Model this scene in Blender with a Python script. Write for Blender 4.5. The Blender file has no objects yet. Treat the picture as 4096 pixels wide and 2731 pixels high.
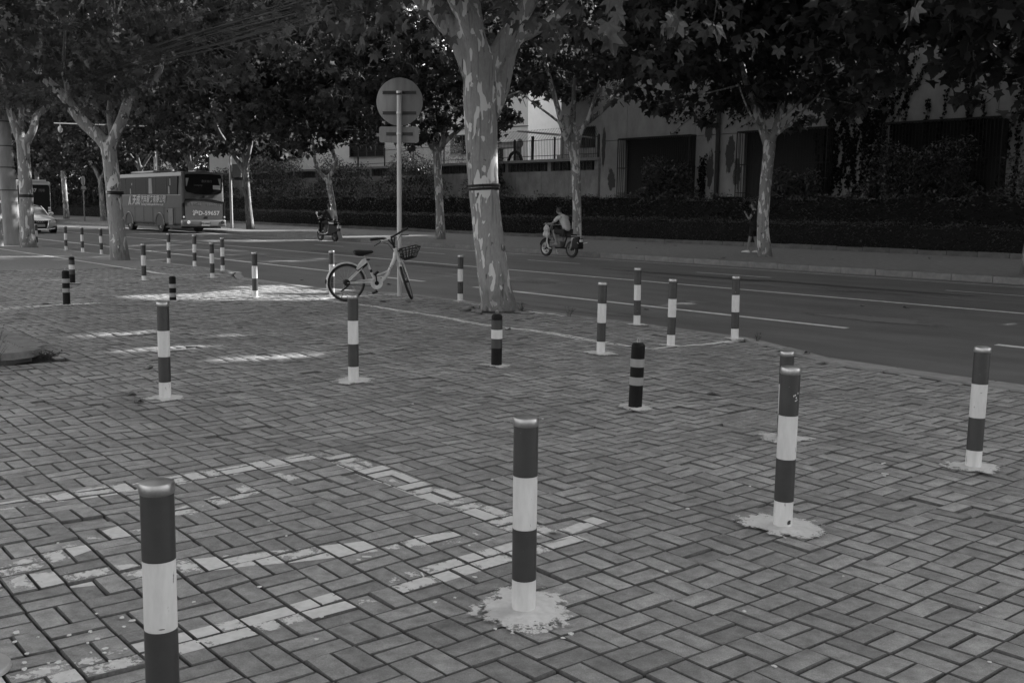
import bpy, bmesh, math, random
import numpy as np
from mathutils import Vector, Matrix, Quaternion, Euler
random.seed(7); rng = np.random.default_rng(7)
R = math.radians; PI = math.pi
sc = bpy.context.scene
C = sc.collection
# ---------------------------------------------------------------- camera
CAM_Z, FOC, PITCH, ROLL = 1.5664, 4096.0, R(7.4599), R(0.7043)   # FOC in pixels of a 4096 wide frame
cam_d = bpy.data.cameras.new('camera'); cam = bpy.data.objects.new('camera', cam_d); C.objects.link(cam)
cam_d.sensor_width = 36; cam_d.lens = 36; cam_d.clip_end = 3000; cam_d.clip_start = 0.05
cam.matrix_world = Matrix.Translation((0, 0, CAM_Z)) @ Matrix.Rotation(PI/2-PITCH, 4, 'X') @ Matrix.Rotation(ROLL, 4, 'Z')
sc.camera = cam
# ---------------------------------------------------------------- street frame: u along the road, v across it
TH = R(-50.3)
U = np.array([math.cos(TH), math.sin(TH)]); V = np.array([-math.sin(TH), math.cos(TH)])
def P(u, v, z=0.0): return Vector((u*U[0]+v*V[0], u*U[1]+v*V[1], z))
def ray(px, py):                       # a picture point (4096 wide) to a direction, used to survey the place
    xx = (px-2048)/FOC; uu = -(py-1365.5)/FOC
    cr, sr = math.cos(ROLL), math.sin(ROLL); x = xx*cr-uu*sr; u = xx*sr+uu*cr
    c, s = math.cos(PITCH), math.sin(PITCH)
    return Vector((x, c+u*s, -s+u*c))
def at(dx, dy, Y):                     # survey point seen at (dx, dy) of a 2352 wide picture, Y metres ahead
    d = ray(dx*4096/2352, dy*4096/2352); return Vector((0, 0, CAM_Z))+d*(Y/d.y)
# ---------------------------------------------------------------- light
SUN_EL, SUN_A = R(27), R(9)
sdir = np.append((math.cos(SUN_A)*V+math.sin(SUN_A)*U)*math.cos(SUN_EL), math.sin(SUN_EL))
sun_d = bpy.data.lights.new('sun', 'SUN'); sun_d.energy = 3.0; sun_d.angle = R(0.53); sun_d.color = (1, 0.995, 0.99)
sun = bpy.data.objects.new('sun', sun_d); C.objects.link(sun)
sun.rotation_euler = (-Vector(sdir)).to_track_quat('-Z', 'Y').to_euler()
w = bpy.data.worlds.new('World'); sc.world = w; w.use_nodes = True
nt = w.node_tree; nt.nodes.clear()
sky = nt.nodes.new('ShaderNodeTexSky'); sky.sky_type = 'NISHITA'; sky.sun_disc = False
sky.sun_elevation = SUN_EL; sky.sun_rotation = math.atan2(sdir[0], sdir[1]); sky.dust_density = 2.0
bw = nt.nodes.new('ShaderNodeRGBToBW'); bg = nt.nodes.new('ShaderNodeBackground'); wo = nt.nodes.new('ShaderNodeOutputWorld')
bg.inputs[1].default_value = 0.14
nt.links.new(sky.outputs[0], bw.inputs[0]); nt.links.new(bw.outputs[0], bg.inputs[0]); nt.links.new(bg.outputs[0], wo.inputs[0])
vs = sc.view_settings; vs.view_transform = 'Standard'; vs.look = 'None'; vs.exposure = 2.05; vs.gamma = 1; vs.use_curve_mapping = False
sc.render.engine = 'CYCLES'
cy = sc.cycles; cy.max_bounces = 6; cy.diffuse_bounces = 3; cy.glossy_bounces = 3; cy.transparent_max_bounces = 12; cy.transmission_bounces = 3
cy.use_denoising = True; cy.sample_clamp_indirect = 6
# ---------------------------------------------------------------- materials
MATS = {}
def lnk(t, a, b): t.links.new(a, b)
def mat(name, val, rough=0.7, metal=0.0, var=0.0, vscale=8.0, bump=0.0, bscale=60.0, coat=0.0, spec=0.5, island=0.0, stretch=None, chips=None):
    m = bpy.data.materials.new(name); m.use_nodes = True; t = m.node_tree
    b = t.nodes['Principled BSDF']; b.inputs['Roughness'].default_value = rough; b.inputs['Metallic'].default_value = metal
    b.inputs['Specular IOR Level'].default_value = spec; b.inputs['Coat Weight'].default_value = coat
    b.inputs['Base Color'].default_value = (val, val, val, 1)
    tc = t.nodes.new('ShaderNodeTexCoord'); co = tc.outputs['Object']
    if stretch:
        mp = t.nodes.new('ShaderNodeMapping'); mp.inputs['Scale'].default_value = stretch; lnk(t, co, mp.inputs[0]); co = mp.outputs[0]
    if var or island:
        n = t.nodes.new('ShaderNodeTexNoise'); n.inputs['Scale'].default_value = vscale; n.inputs['Detail'].default_value = 6; n.inputs['Roughness'].default_value = .65
        lnk(t, co, n.inputs['Vector'])
        mr = t.nodes.new('ShaderNodeMapRange'); mr.inputs['From Min'].default_value = .28; mr.inputs['From Max'].default_value = .72
        mr.inputs['To Min'].default_value = val*(1-var); mr.inputs['To Max'].default_value = val*(1+var); lnk(t, n.outputs['Fac'], mr.inputs['Value'])
        out = mr.outputs[0]
        if island:
            g = t.nodes.new('ShaderNodeNewGeometry'); oi = t.nodes.new('ShaderNodeObjectInfo')
            a = t.nodes.new('ShaderNodeMath'); a.operation = 'ADD'; lnk(t, g.outputs['Random Per Island'], a.inputs[0]); lnk(t, oi.outputs['Random'], a.inputs[1])
            fr = t.nodes.new('ShaderNodeMath'); fr.operation = 'FRACT'; lnk(t, a.outputs[0], fr.inputs[0])
            r2 = t.nodes.new('ShaderNodeMapRange'); r2.inputs['To Min'].default_value = 1-island; r2.inputs['To Max'].default_value = 1+island; lnk(t, fr.outputs[0], r2.inputs['Value'])
            mu = t.nodes.new('ShaderNodeMath'); mu.operation = 'MULTIPLY'; lnk(t, out, mu.inputs[0]); lnk(t, r2.outputs[0], mu.inputs[1]); out = mu.outputs[0]
        if chips:                      # (value under the paint, threshold, noise scale): knocks and scratches
            cv, th, cs = chips; n3 = t.nodes.new('ShaderNodeTexNoise'); n3.inputs['Scale'].default_value = cs; n3.inputs['Detail'].default_value = 5; n3.inputs['Roughness'].default_value = .6; n3.noise_dimensions = '4D'
            oi2 = t.nodes.new('ShaderNodeObjectInfo'); w4 = t.nodes.new('ShaderNodeMath'); w4.operation = 'MULTIPLY'; lnk(t, oi2.outputs['Random'], w4.inputs[0]); w4.inputs[1].default_value = 50.0; lnk(t, w4.outputs[0], n3.inputs['W']); lnk(t, co, n3.inputs['Vector'])
            st = t.nodes.new('ShaderNodeMapRange'); st.inputs['From Min'].default_value = th; st.inputs['From Max'].default_value = th+.02; lnk(t, n3.outputs['Fac'], st.inputs['Value'])
            mxx = t.nodes.new('ShaderNodeMix'); mxx.data_type = 'FLOAT'; lnk(t, st.outputs[0], mxx.inputs[0]); lnk(t, out, mxx.inputs[2]); mxx.inputs[3].default_value = cv; out = mxx.outputs[0]
        lnk(t, out, b.inputs['Base Color'])
    if bump:
        n2 = t.nodes.new('ShaderNodeTexNoise'); n2.inputs['Scale'].default_value = bscale; n2.inputs['Detail'].default_value = 4; lnk(t, co, n2.inputs['Vector'])
        bp = t.nodes.new('ShaderNodeBump'); bp.inputs['Strength'].default_value = bump; bp.inputs['Distance'].default_value = .01
        lnk(t, n2.outputs['Fac'], bp.inputs['Height']); lnk(t, bp.outputs[0], b.inputs['Normal'])
    MATS[name] = m; return m
def brickmat(name, val):
    m = bpy.data.materials.new(name); m.use_nodes = True; t = m.node_tree
    b = t.nodes['Principled BSDF']; b.inputs['Roughness'].default_value = .8; b.inputs['Specular IOR Level'].default_value = .35
    tc = t.nodes.new('ShaderNodeTexCoord'); g = t.nodes.new('ShaderNodeNewGeometry'); oi = t.nodes.new('ShaderNodeObjectInfo')
    def noise(s, det, ro, vec):
        n = t.nodes.new('ShaderNodeTexNoise'); n.inputs['Scale'].default_value = s; n.inputs['Detail'].default_value = det; n.inputs['Roughness'].default_value = ro; lnk(t, vec, n.inputs['Vector']); return n.outputs['Fac']
    def rng_(x, a, c, lo, hi):
        r = t.nodes.new('ShaderNodeMapRange'); r.inputs['From Min'].default_value = a; r.inputs['From Max'].default_value = c; r.inputs['To Min'].default_value = lo; r.inputs['To Max'].default_value = hi; lnk(t, x, r.inputs['Value']); return r.outputs[0]
    def mul(a, c):
        x = t.nodes.new('ShaderNodeMath'); x.operation = 'MULTIPLY'; lnk(t, a, x.inputs[0])
        if isinstance(c, float): x.inputs[1].default_value = c
        else: lnk(t, c, x.inputs[1])
        return x.outputs[0]
    a = t.nodes.new('ShaderNodeMath'); a.operation = 'ADD'; lnk(t, g.outputs['Random Per Island'], a.inputs[0]); lnk(t, oi.outputs['Random'], a.inputs[1])
    fr = t.nodes.new('ShaderNodeMath'); fr.operation = 'FRACT'; lnk(t, a.outputs[0], fr.inputs[0])
    pos = g.outputs['Position']
    c = rng_(fr.outputs[0], 0, 1, .76, 1.17); c = mul(c, rng_(noise(.7, 4, .6, pos), .3, .7, .78, 1.2)); c = mul(c, rng_(noise(15, 5, .65, pos), .3, .7, .68, 1.26))
    c = mul(c, rng_(noise(170, 3, .6, pos), .3, .7, .8, 1.2)); sp = noise(520, 1, .5, pos); c = mul(c, rng_(sp, .66, .72, 1, 1.7)); c = mul(c, rng_(sp, .3, .36, .55, 1)); c = mul(c, val)
    lnk(t, c, b.inputs['Base Color'])
    bp = t.nodes.new('ShaderNodeBump'); bp.inputs['Strength'].default_value = .6; bp.inputs['Distance'].default_value = .004; lnk(t, noise(260, 4, .7, pos), bp.inputs['Height']); lnk(t, bp.outputs[0], b.inputs['Normal'])
    MATS[name] = m; return m
def leafmat(name, lo, hi, trans=0.3, rough=0.5, spec=0.3, tk=3.0):
    m = bpy.data.materials.new(name); m.use_nodes = True; t = m.node_tree
    b = t.nodes['Principled BSDF']; b.inputs['Roughness'].default_value = rough; b.inputs['Specular IOR Level'].default_value = spec
    g = t.nodes.new('ShaderNodeNewGeometry'); mr = t.nodes.new('ShaderNodeMapRange'); mr.inputs['To Min'].default_value = lo; mr.inputs['To Max'].default_value = hi
    lnk(t, g.outputs['Random Per Island'], mr.inputs['Value']); lnk(t, mr.outputs[0], b.inputs['Base Color'])
    tr = t.nodes.new('ShaderNodeBsdfTranslucent'); mx = t.nodes.new('ShaderNodeMixShader'); mx.inputs[0].default_value = trans
    mr2 = t.nodes.new('ShaderNodeMapRange'); mr2.inputs['To Min'].default_value = lo*tk; mr2.inputs['To Max'].default_value = hi*tk
    lnk(t, g.outputs['Random Per Island'], mr2.inputs['Value']); lnk(t, mr2.outputs[0], tr.inputs[0])
    o = t.nodes['Material Output']; lnk(t, b.outputs[0], mx.inputs[1]); lnk(t, tr.outputs[0], mx.inputs[2]); lnk(t, mx.outputs[0], o.inputs[0])
    MATS[name] = m; return m
def barkmat(name, base, dark, light, scale=5.0, thr=.56):
    m = bpy.data.materials.new(name); m.use_nodes = True; t = m.node_tree
    b = t.nodes['Principled BSDF']; b.inputs['Roughness'].default_value = .75; b.inputs['Specular IOR Level'].default_value = .25
    tc = t.nodes.new('ShaderNodeTexCoord'); mp = t.nodes.new('ShaderNodeMapping'); mp.inputs['Scale'].default_value = (1, 1, .38); lnk(t, tc.outputs['Object'], mp.inputs[0])
    def noise(s, det, w, dist=0):
        n = t.nodes.new('ShaderNodeTexNoise'); n.noise_dimensions = '4D'; n.inputs['W'].default_value = w; n.inputs['Scale'].default_value = s; n.inputs['Detail'].default_value = det
        n.inputs['Distortion'].default_value = dist; lnk(t, mp.outputs[0], n.inputs['Vector']); return n.outputs['Fac']
    def step(x, a, b_):
        r = t.nodes.new('ShaderNodeMapRange'); r.inputs['From Min'].default_value = a; r.inputs['From Max'].default_value = b_; lnk(t, x, r.inputs['Value']); return r.outputs[0]
    def mix(f, a, bb):
        x = t.nodes.new('ShaderNodeMix'); x.data_type = 'FLOAT'; lnk(t, f, x.inputs[0])
        for k, q in ((2, a), (3, bb)):
            if isinstance(q, float): x.inputs[k].default_value = q
            else: lnk(t, q, x.inputs[k])
        return x.outputs[0]
    fine = step(noise(40, 5, 3), .2, .8); c0 = mix(fine, base*.82, base*1.16)
    mps = t.nodes.new('ShaderNodeMapping'); mps.inputs['Scale'].default_value = (9, 9, .5); lnk(t, tc.outputs['Object'], mps.inputs[0])
    ns = t.nodes.new('ShaderNodeTexNoise'); ns.inputs['Scale'].default_value = 3.2; ns.inputs['Detail'].default_value = 4; lnk(t, mps.outputs[0], ns.inputs['Vector'])
    c0 = mix(step(ns.outputs['Fac'], .54, .66), c0, base*.66)
    pl = step(noise(scale, 2.5, 0, .9), thr, thr+.012); c1 = mix(pl, c0, light)
    pd = step(noise(scale*1.1, 3, 7, .8), .63, .66); c2 = mix(pd, c1, dark)
    # bark tone darkens towards the root flare
    sx = t.nodes.new('ShaderNodeSeparateXYZ'); lnk(t, tc.outputs['Object'], sx.inputs[0])
    n3 = noise(scale*1.3, 3, 11, .5); ad = t.nodes.new('ShaderNodeMath'); ad.operation = 'MULTIPLY_ADD'; lnk(t, n3, ad.inputs[0]); ad.inputs[1].default_value = 1.6; ad.inputs[2].default_value = -.1
    sb = t.nodes.new('ShaderNodeMath'); sb.operation = 'SUBTRACT'; lnk(t, ad.outputs[0], sb.inputs[0]); lnk(t, sx.outputs['Z'], sb.inputs[1])
    low = step(sb.outputs[0], .15, .6); lo2 = t.nodes.new('ShaderNodeMath'); lo2.operation = 'MULTIPLY'; lnk(t, low, lo2.inputs[0]); lo2.inputs[1].default_value = .6; c3 = mix(lo2.outputs[0], c2, dark)
    lnk(t, c3, b.inputs['Base Color'])
    bp = t.nodes.new('ShaderNodeBump'); bp.inputs['Strength'].default_value = .5; bp.inputs['Distance'].default_value = .012
    hh = mix(pl, fine, .2); lnk(t, hh, bp.inputs['Height']); lnk(t, bp.outputs[0], b.inputs['Normal'])
    MATS[name] = m; return m
def paintmat(name, val, worn=.5, scale=14.0, stretch=(1, 1, 1)):       # road paint that has flaked off; 'fade' says how much is left
    m = bpy.data.materials.new(name); m.use_nodes = True; t = m.node_tree
    b = t.nodes['Principled BSDF']; b.inputs['Roughness'].default_value = .65; b.inputs['Specular IOR Level'].default_value = .3
    tc = t.nodes.new('ShaderNodeTexCoord'); mp = t.nodes.new('ShaderNodeMapping'); mp.inputs['Scale'].default_value = stretch; lnk(t, tc.outputs['Object'], mp.inputs[0])
    n = t.nodes.new('ShaderNodeTexNoise'); n.inputs['Scale'].default_value = scale; n.inputs['Detail'].default_value = 9; n.inputs['Roughness'].default_value = .8; lnk(t, mp.outputs[0], n.inputs['Vector'])
    at_ = t.nodes.new('ShaderNodeAttribute'); at_.attribute_name = 'fade'
    s = t.nodes.new('ShaderNodeMath'); s.operation = 'SUBTRACT'; lnk(t, at_.outputs['Fac'], s.inputs[0]); lnk(t, n.outputs['Fac'], s.inputs[1])
    r = t.nodes.new('ShaderNodeMapRange'); r.inputs['From Min'].default_value = -.03; r.inputs['From Max'].default_value = .03; lnk(t, s.outputs[0], r.inputs['Value'])
    n2 = t.nodes.new('ShaderNodeTexNoise'); n2.inputs['Scale'].default_value = 30; n2.inputs['Detail'].default_value = 5; lnk(t, tc.outputs['Object'], n2.inputs['Vector'])
    r2 = t.nodes.new('ShaderNodeMapRange'); r2.inputs['To Min'].default_value = val*.72; r2.inputs['To Max'].default_value = val*1.2; lnk(t, n2.outputs['Fac'], r2.inputs['Value']); lnk(t, r2.outputs[0], b.inputs['Base Color'])
    tr = t.nodes.new('ShaderNodeBsdfTransparent'); mx = t.nodes.new('ShaderNodeMixShader'); lnk(t, r.outputs[0], mx.inputs[0]); lnk(t, tr.outputs[0], mx.inputs[1]); lnk(t, b.outputs[0], mx.inputs[2])
    lnk(t, mx.outputs[0], t.nodes['Material Output'].inputs[0]); MATS[name] = m; return m
def glassmat(name, val=.008, rough=.16):
    return mat(name, val, rough, spec=.14)
# ---------------------------------------------------------------- mesh helpers
class MB:
    def __init__(s): s.v = []; s.f = []; s.m = []; s.cur = 0
    def add(s, vs, fs):
        o = len(s.v); s.v += [tuple(x) for x in vs]; s.f += [tuple(i+o for i in f) for f in fs]; s.m += [s.cur]*len(fs); return s
    def box(s, c, d, rot=None):
        x, y, z = d[0]/2, d[1]/2, d[2]/2
        vs = [Vector(q) for q in ((-x,-y,-z),(x,-y,-z),(x,y,-z),(-x,y,-z),(-x,-y,z),(x,-y,z),(x,y,z),(-x,y,z))]
        if rot is not None: vs = [rot @ q for q in vs]
        return s.add([q+Vector(c) for q in vs], [(3,2,1,0),(4,5,6,7),(0,1,5,4),(1,2,6,5),(2,3,7,6),(3,0,4,7)])
    def bar(s, a, b, w, h=None):
        a, b = Vector(a), Vector(b); d = b-a; q = d.to_track_quat('X', 'Z').to_matrix()
        return s.box((a+b)/2, (d.length, w, h or w), q)
    def tube(s, pts, rad, n=8, cap=True):
        pts = [Vector(p) for p in pts]; k = len(pts)
        rad = [rad]*k if isinstance(rad, (int, float)) else rad
        ref = Vector((0, 0, 1)); rings = []
        up = None
        for i, p in enumerate(pts):
            t = (pts[min(i+1, k-1)]-pts[max(i-1, 0)]).normalized()
            if up is None:
                up = ref if abs(t.dot(ref)) < .95 else Vector((1, 0, 0))
            x = up.cross(t)
            if x.length < 1e-6: x = Vector((0, 1, 0)).cross(t)
            x.normalize(); y = t.cross(x).normalized(); up = y
            rings.append([p+(x*math.cos(2*PI*j/n)+y*math.sin(2*PI*j/n))*rad[i] for j in range(n)])
        vs = [q for r in rings for q in r]; fs = []
        for i in range(k-1):
            for j in range(n): fs.append((i*n+j, i*n+(j+1) % n, (i+1)*n+(j+1) % n, (i+1)*n+j))
        if cap: fs.append(tuple(range(n-1, -1, -1))); fs.append(tuple((k-1)*n+j for j in range(n)))
        return s.add(vs, fs)
    def lathe(s, prof, n=24, axis='Z', c=(0, 0, 0), closed=False):      # prof: (radius, height)
        c = Vector(c); vs = []; fs = []; k = len(prof)
        for r, h in prof:
            for j in range(n):
                a = 2*PI*j/n; q = (r*math.cos(a), r*math.sin(a), h)
                if axis == 'Y': q = (q[0], q[2], q[1])
                if axis == 'X': q = (q[2], q[0], q[1])
                vs.append(Vector(q)+c)
        for i in range(k if closed else k-1):
            for j in range(n):
                a, b = i*n, ((i+1) % k)*n; fs.append((a+j, a+(j+1) % n, b+(j+1) % n, b+j))
        if not closed:
            if prof[0][0] > 1e-5: fs.append(tuple(range(n-1, -1, -1)))
            if prof[-1][0] > 1e-5: fs.append(tuple((k-1)*n+j for j in range(n)))
        return s.add(vs, fs)
    def prism(s, poly, a, b, plane='XZ'):              # polygon extruded along the third axis from a to b
        def q(p, t): return {'XZ': (p[0], t, p[1]), 'XY': (p[0], p[1], t), 'YZ': (t, p[0], p[1])}[plane]
        n = len(poly); vs = [q(p, a) for p in poly]+[q(p, b) for p in poly]
        return s.add(vs, [tuple(range(n-1, -1, -1)), tuple(range(n, 2*n))]+[(i, (i+1) % n, n+(i+1) % n, n+i) for i in range(n)])
    def loft(s, rings, cap=True, closed=True):
        n = len(rings[0]); vs = [q for r in rings for q in r]; fs = []
        for i in range(len(rings)-1):
            for j in range(n if closed else n-1): fs.append((i*n+j, i*n+(j+1) % n, (i+1)*n+(j+1) % n, (i+1)*n+j))
        if cap: fs.append(tuple(range(n-1, -1, -1))); fs.append(tuple((len(rings)-1)*n+j for j in range(n)))
        return s.add(vs, fs)
    def mesh(s, name, mats, smooth=False):
        me = bpy.data.meshes.new(name); me.from_pydata(s.v, [], s.f); 
        for m in (mats if isinstance(mats, (list, tuple)) else [mats]): me.materials.append(MATS[m] if isinstance(m, str) else m)
        if any(s.m): me.polygons.foreach_set('material_index', s.m)
        me.update()
        bm = bmesh.new(); bm.from_mesh(me); bmesh.ops.recalc_face_normals(bm, faces=bm.faces); bm.to_mesh(me); bm.free()
        if smooth: shade(me, 40 if smooth is True else smooth)
        return me
    def build(s, name, mats, parent=None, smooth=False, **kw):
        o = bpy.data.objects.new(name, s.mesh(name, mats, smooth)); C.objects.link(o); o.parent = parent
        if kw: tag(o, **kw)
        return o
def shade(me, deg):
    me.polygons.foreach_set('use_smooth', [True]*len(me.polygons))
    bm = bmesh.new(); bm.from_mesh(me)
    for e in bm.edges:
        e.smooth = not (len(e.link_faces) == 2 and e.calc_face_angle(0) > R(deg))
    bm.to_mesh(me); bm.free()
def tag(o, label=None, cat=None, group=None, kind=None):
    if label: o['label'] = label
    if cat: o['category'] = cat
    if group: o['group'] = group
    if kind: o['kind'] = kind
    return o
def thing(name, label, cat, loc=(0, 0, 0), rotz=0, group=None, rot=None):
    o = bpy.data.objects.new(name, None); C.objects.link(o); o.location = loc; o.rotation_euler = rot or (0, 0, rotz); o.empty_display_size = .2
    return tag(o, label, cat, group)
def inst(name, me, parent=None, loc=(0, 0, 0), rot=(0, 0, 0), scale=(1, 1, 1)):
    o = bpy.data.objects.new(name, me); C.objects.link(o); o.parent = parent; o.location = loc; o.rotation_euler = rot; o.scale = scale; return o
def fastmesh(name, verts, faces_flat, sizes, mats, matidx=None, attr=None):
    me = bpy.data.meshes.new(name); verts = np.asarray(verts, np.float32); sizes = np.asarray(sizes, np.int32)
    me.vertices.add(len(verts)); me.vertices.foreach_set('co', verts.ravel())
    me.loops.add(len(faces_flat)); me.loops.foreach_set('vertex_index', np.asarray(faces_flat, np.int32))
    me.polygons.add(len(sizes)); me.polygons.foreach_set('loop_start', np.concatenate([[0], np.cumsum(sizes)[:-1]]).astype(np.int32))
    for m in mats: me.materials.append(MATS[m])
    if matidx is not None: me.polygons.foreach_set('material_index', np.asarray(matidx, np.int32))
    if attr is not None:
        a = me.attributes.new('fade', 'FLOAT', 'POINT'); a.data.foreach_set('value', np.asarray(attr, np.float32))
    me.update(calc_edges=True); me.validate(); return me
def text_mesh(txt, size, ext=.002, shear=0, bold=0):
    cu = bpy.data.curves.new('txt', 'FONT'); cu.body = txt; cu.size = size; cu.extrude = ext; cu.align_x = 'CENTER'; cu.align_y = 'CENTER'; cu.shear = shear; cu.offset = bold; cu.resolution_u = 2
    o = bpy.data.objects.new('txt', cu); C.objects.link(o); bpy.context.view_layer.update()
    me = bpy.data.meshes.new_from_object(o.evaluated_get(bpy.context.evaluated_depsgraph_get())); bpy.data.objects.remove(o); return me
def text(name, txt, size, m, parent, loc, rot, shear=0, bold=0, sx=1):
    me = text_mesh(txt, size, .002, shear, bold); me.materials.clear(); me.materials.append(MATS[m]); return inst(name, me, parent, loc, rot, (sx, 1, 1))
def bevelbox(name, dims, c, r, seg, m, parent, smooth=50, taper=None):
    bm = bmesh.new(); bmesh.ops.create_cube(bm, size=1)
    for v in bm.verts: v.co = Vector((v.co.x*dims[0], v.co.y*dims[1], v.co.z*dims[2]))
    if taper: taper(bm)
    bmesh.ops.bevel(bm, geom=bm.edges[:], offset=r, segments=seg, affect='EDGES', profile=.5)
    for v in bm.verts: v.co += Vector(c)
    me = bpy.data.meshes.new(name); bm.to_mesh(me); bm.free(); me.materials.append(MATS[m])
    if smooth: shade(me, smooth)
    o = bpy.data.objects.new(name, me); C.objects.link(o); o.parent = parent; return o
def skin(name, nodes, edges, m, parent, sub=2, root=0, extra=None):
    """continuous body surface grown round a skeleton; nodes: (x, y, z, r) or (x, y, z, rx, ry)"""
    me = bpy.data.meshes.new(name); me.from_pydata([n[:3] for n in nodes], edges, []); o = bpy.data.objects.new(name, me); C.objects.link(o)
    md = o.modifiers.new('skin', 'SKIN'); md.use_smooth_shade = True
    for i, n in enumerate(nodes):
        sv = me.skin_vertices[0].data[i]; sv.radius = (n[3], n[4] if len(n) > 4 else n[3]); sv.use_root = (i == root)
    sb = o.modifiers.new('sub', 'SUBSURF'); sb.levels = sub; sb.render_levels = sub
    bpy.context.view_layer.update()
    me2 = bpy.data.meshes.new_from_object(o.evaluated_get(bpy.context.evaluated_depsgraph_get())); bpy.data.objects.remove(o)
    if extra:
        bm = bmesh.new(); bm.from_mesh(me2); tmp = extra.mesh('t', m); bm.from_mesh(tmp); bm.to_mesh(me2); bm.free()
    me2.materials.clear(); me2.materials.append(MATS[m]); me2.polygons.foreach_set('use_smooth', [True]*len(me2.polygons))
    o = bpy.data.objects.new(name, me2); C.objects.link(o); o.parent = parent; return o
def chain(*pts): return [(i, i+1) for i in range(len(pts)-1)]
def remeshed(mb, voxel, smooth_it=3):
    me = mb.mesh('t', []); o = bpy.data.objects.new('t', me); C.objects.link(o)
    md = o.modifiers.new('r', 'REMESH'); md.mode = 'VOXEL'; md.voxel_size = voxel; md.use_smooth_shade = True
    s = o.modifiers.new('s', 'SMOOTH'); s.iterations = smooth_it; s.factor = .5
    bpy.context.view_layer.update(); me2 = bpy.data.meshes.new_from_object(o.evaluated_get(bpy.context.evaluated_depsgraph_get())); bpy.data.objects.remove(o)
    me2.polygons.foreach_set('use_smooth', [True]*len(me2.polygons)); return me2
mat('asphalt', .115, .66, var=.28, vscale=1.1, bump=.35, bscale=140, stretch=(.35, 1.3, 1)); mat('asphalt_patch', .17, .85, var=.3, vscale=3)
mat('road_paint', .62, .6, var=.22, vscale=9); mat('bedding', .03, .95, var=.5, vscale=30, bump=.5)
brickmat('brick', .272); mat('brick_edge', .09, .95, var=.4, vscale=60)
mat('far_paving', .15, .85, var=.35, vscale=5, bump=.4, bscale=30, stretch=(1, 3, 1))
mat('kerb_stone', .24, .85, var=.25, vscale=6, bump=.3, bscale=120, island=.12); mat('kerb_dark', .12, .9, var=.3, vscale=5, island=.15)
mat('soil', .05, .95, var=.4, vscale=6, bump=.6, bscale=20); mat('concrete', .3, .85, var=.25, vscale=7, bump=.4, bscale=90)
mat('concrete_pole', .25, .85, var=.3, vscale=5, bump=.2, bscale=60, stretch=(1, 1, .25))
mat('dark_red_paint', .03, .5, var=.22, vscale=9, chips=(.2, .685, 24)); mat('white_paint', .56, .5, var=.16, vscale=7, stretch=(2.5, 2.5, .6), chips=(.14, .67, 22)); mat('black_paint', .005, .6, var=.3, vscale=20, spec=.2)
mat('grey_band', .24, .4, var=.12, vscale=9); mat('steel_cap', .36, .38, metal=.9, var=.15, vscale=30); mat('steel', .4, .45, metal=.7, var=.2, vscale=12)
mat('galvanised', .36, .5, metal=.35, var=.18, vscale=6, stretch=(1, 1, .3)); mat('sign_back', .195, .5, metal=.3, var=.22, vscale=3, stretch=(3, 1, .4)); mat('sign_rail', .045, .5, metal=.4, var=.2)
mat('rubber', .01, .8, var=.3, vscale=20); mat('black_plastic', .012, .6, var=.25, vscale=15, spec=.2); mat('cable', .012, .6)
mat('coach_body', .068, .6, var=.1, vscale=2, spec=.3); mat('coach_light', .13, .35, var=.08, vscale=2, coat=.3); mat('bus_white', .5, .35, coat=.3); glassmat('dark_glass'); mat('bus_black', .009, .5, spec=.25)
mat('car_paint', .5, .3, metal=.35, coat=.7, var=.04); mat('windscreen', .12, .06); mat('chrome', .7, .15, metal=1.0); mat('lamp', .6, .2, spec=.8); mat('white_light', .7, .4)
mat('curtain', .22, .8, var=.25, vscale=12, stretch=(1, 1, .1)); mat('plate', .25, .5); mat('print_white', .36, .6); mat('print_grey', .13, .6)
mat('skin_tone', .16, .6); mat('hair', .008, .5); mat('black_cloth', .006, .9, var=.3, vscale=15); mat('shirt_grey', .36, .9, var=.18, vscale=9); mat('shorts_dark', .012, .9); mat('white_shoe', .62, .6); mat('plastic_bag', .4, .5, var=.3, vscale=12)
mat('bike_white', .5, .35, var=.22, vscale=14, coat=.2); mat('saddle', .012, .55, spec=.2); mat('grey_plastic', .1, .5, var=.2)
mat('wall_render', .31, .9, var=.22, vscale=1.6, bump=.15, bscale=40, stretch=(1, 1, .5)); mat('wall_grey', .28, .9, var=.3, vscale=2.5, stretch=(1, 1, .6)); mat('house_white', .85, .9, var=.06, vscale=2); mat('dark_frame', .018, .7); mat('pipe_dark', .03, .7, var=.3, vscale=4)
mat('breeze', .12, .9, var=.3, vscale=8); mat('rust', .05, .85, var=.5, vscale=12); mat('stem', .05, .9, var=.3, vscale=10); mat('dead_leaf', .12, .8, var=.4, vscale=20); mat('chip', .6, .8)
barkmat('bark_near', .225, .075, .5, 7.0, .57); barkmat('bark_far', .21, .07, .5, 7.0, .535); barkmat('bark_dim', .15, .06, .26, 5.0, .55)
leafmat('leaf', .036, .095, .35, .45, .25, 2.8); leafmat('leaf_dark', .02, .055, .35, .55, .15, 3.2); leafmat('leaf_hedge', .008, .085, .12, .45, .4); leafmat('leaf_ivy', .01, .022, .15, .6, .1); leafmat('leaf_sunlit_tone', .08, .2, .35)
mat('hedge_core', .006, 1); paintmat('bay_paint', .6, scale=22, stretch=(1, 1, 1)); paintmat('line_paint', .72, scale=9); mat('kerb_far', .15, .85, var=.25, vscale=6, island=.12); paintmat('splash_paint', .6, scale=15); mat('coach_glass', .012, .3, spec=.03); mat('slab_concrete', .17, .9, var=.35, vscale=6, bump=.5, bscale=70)
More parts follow.
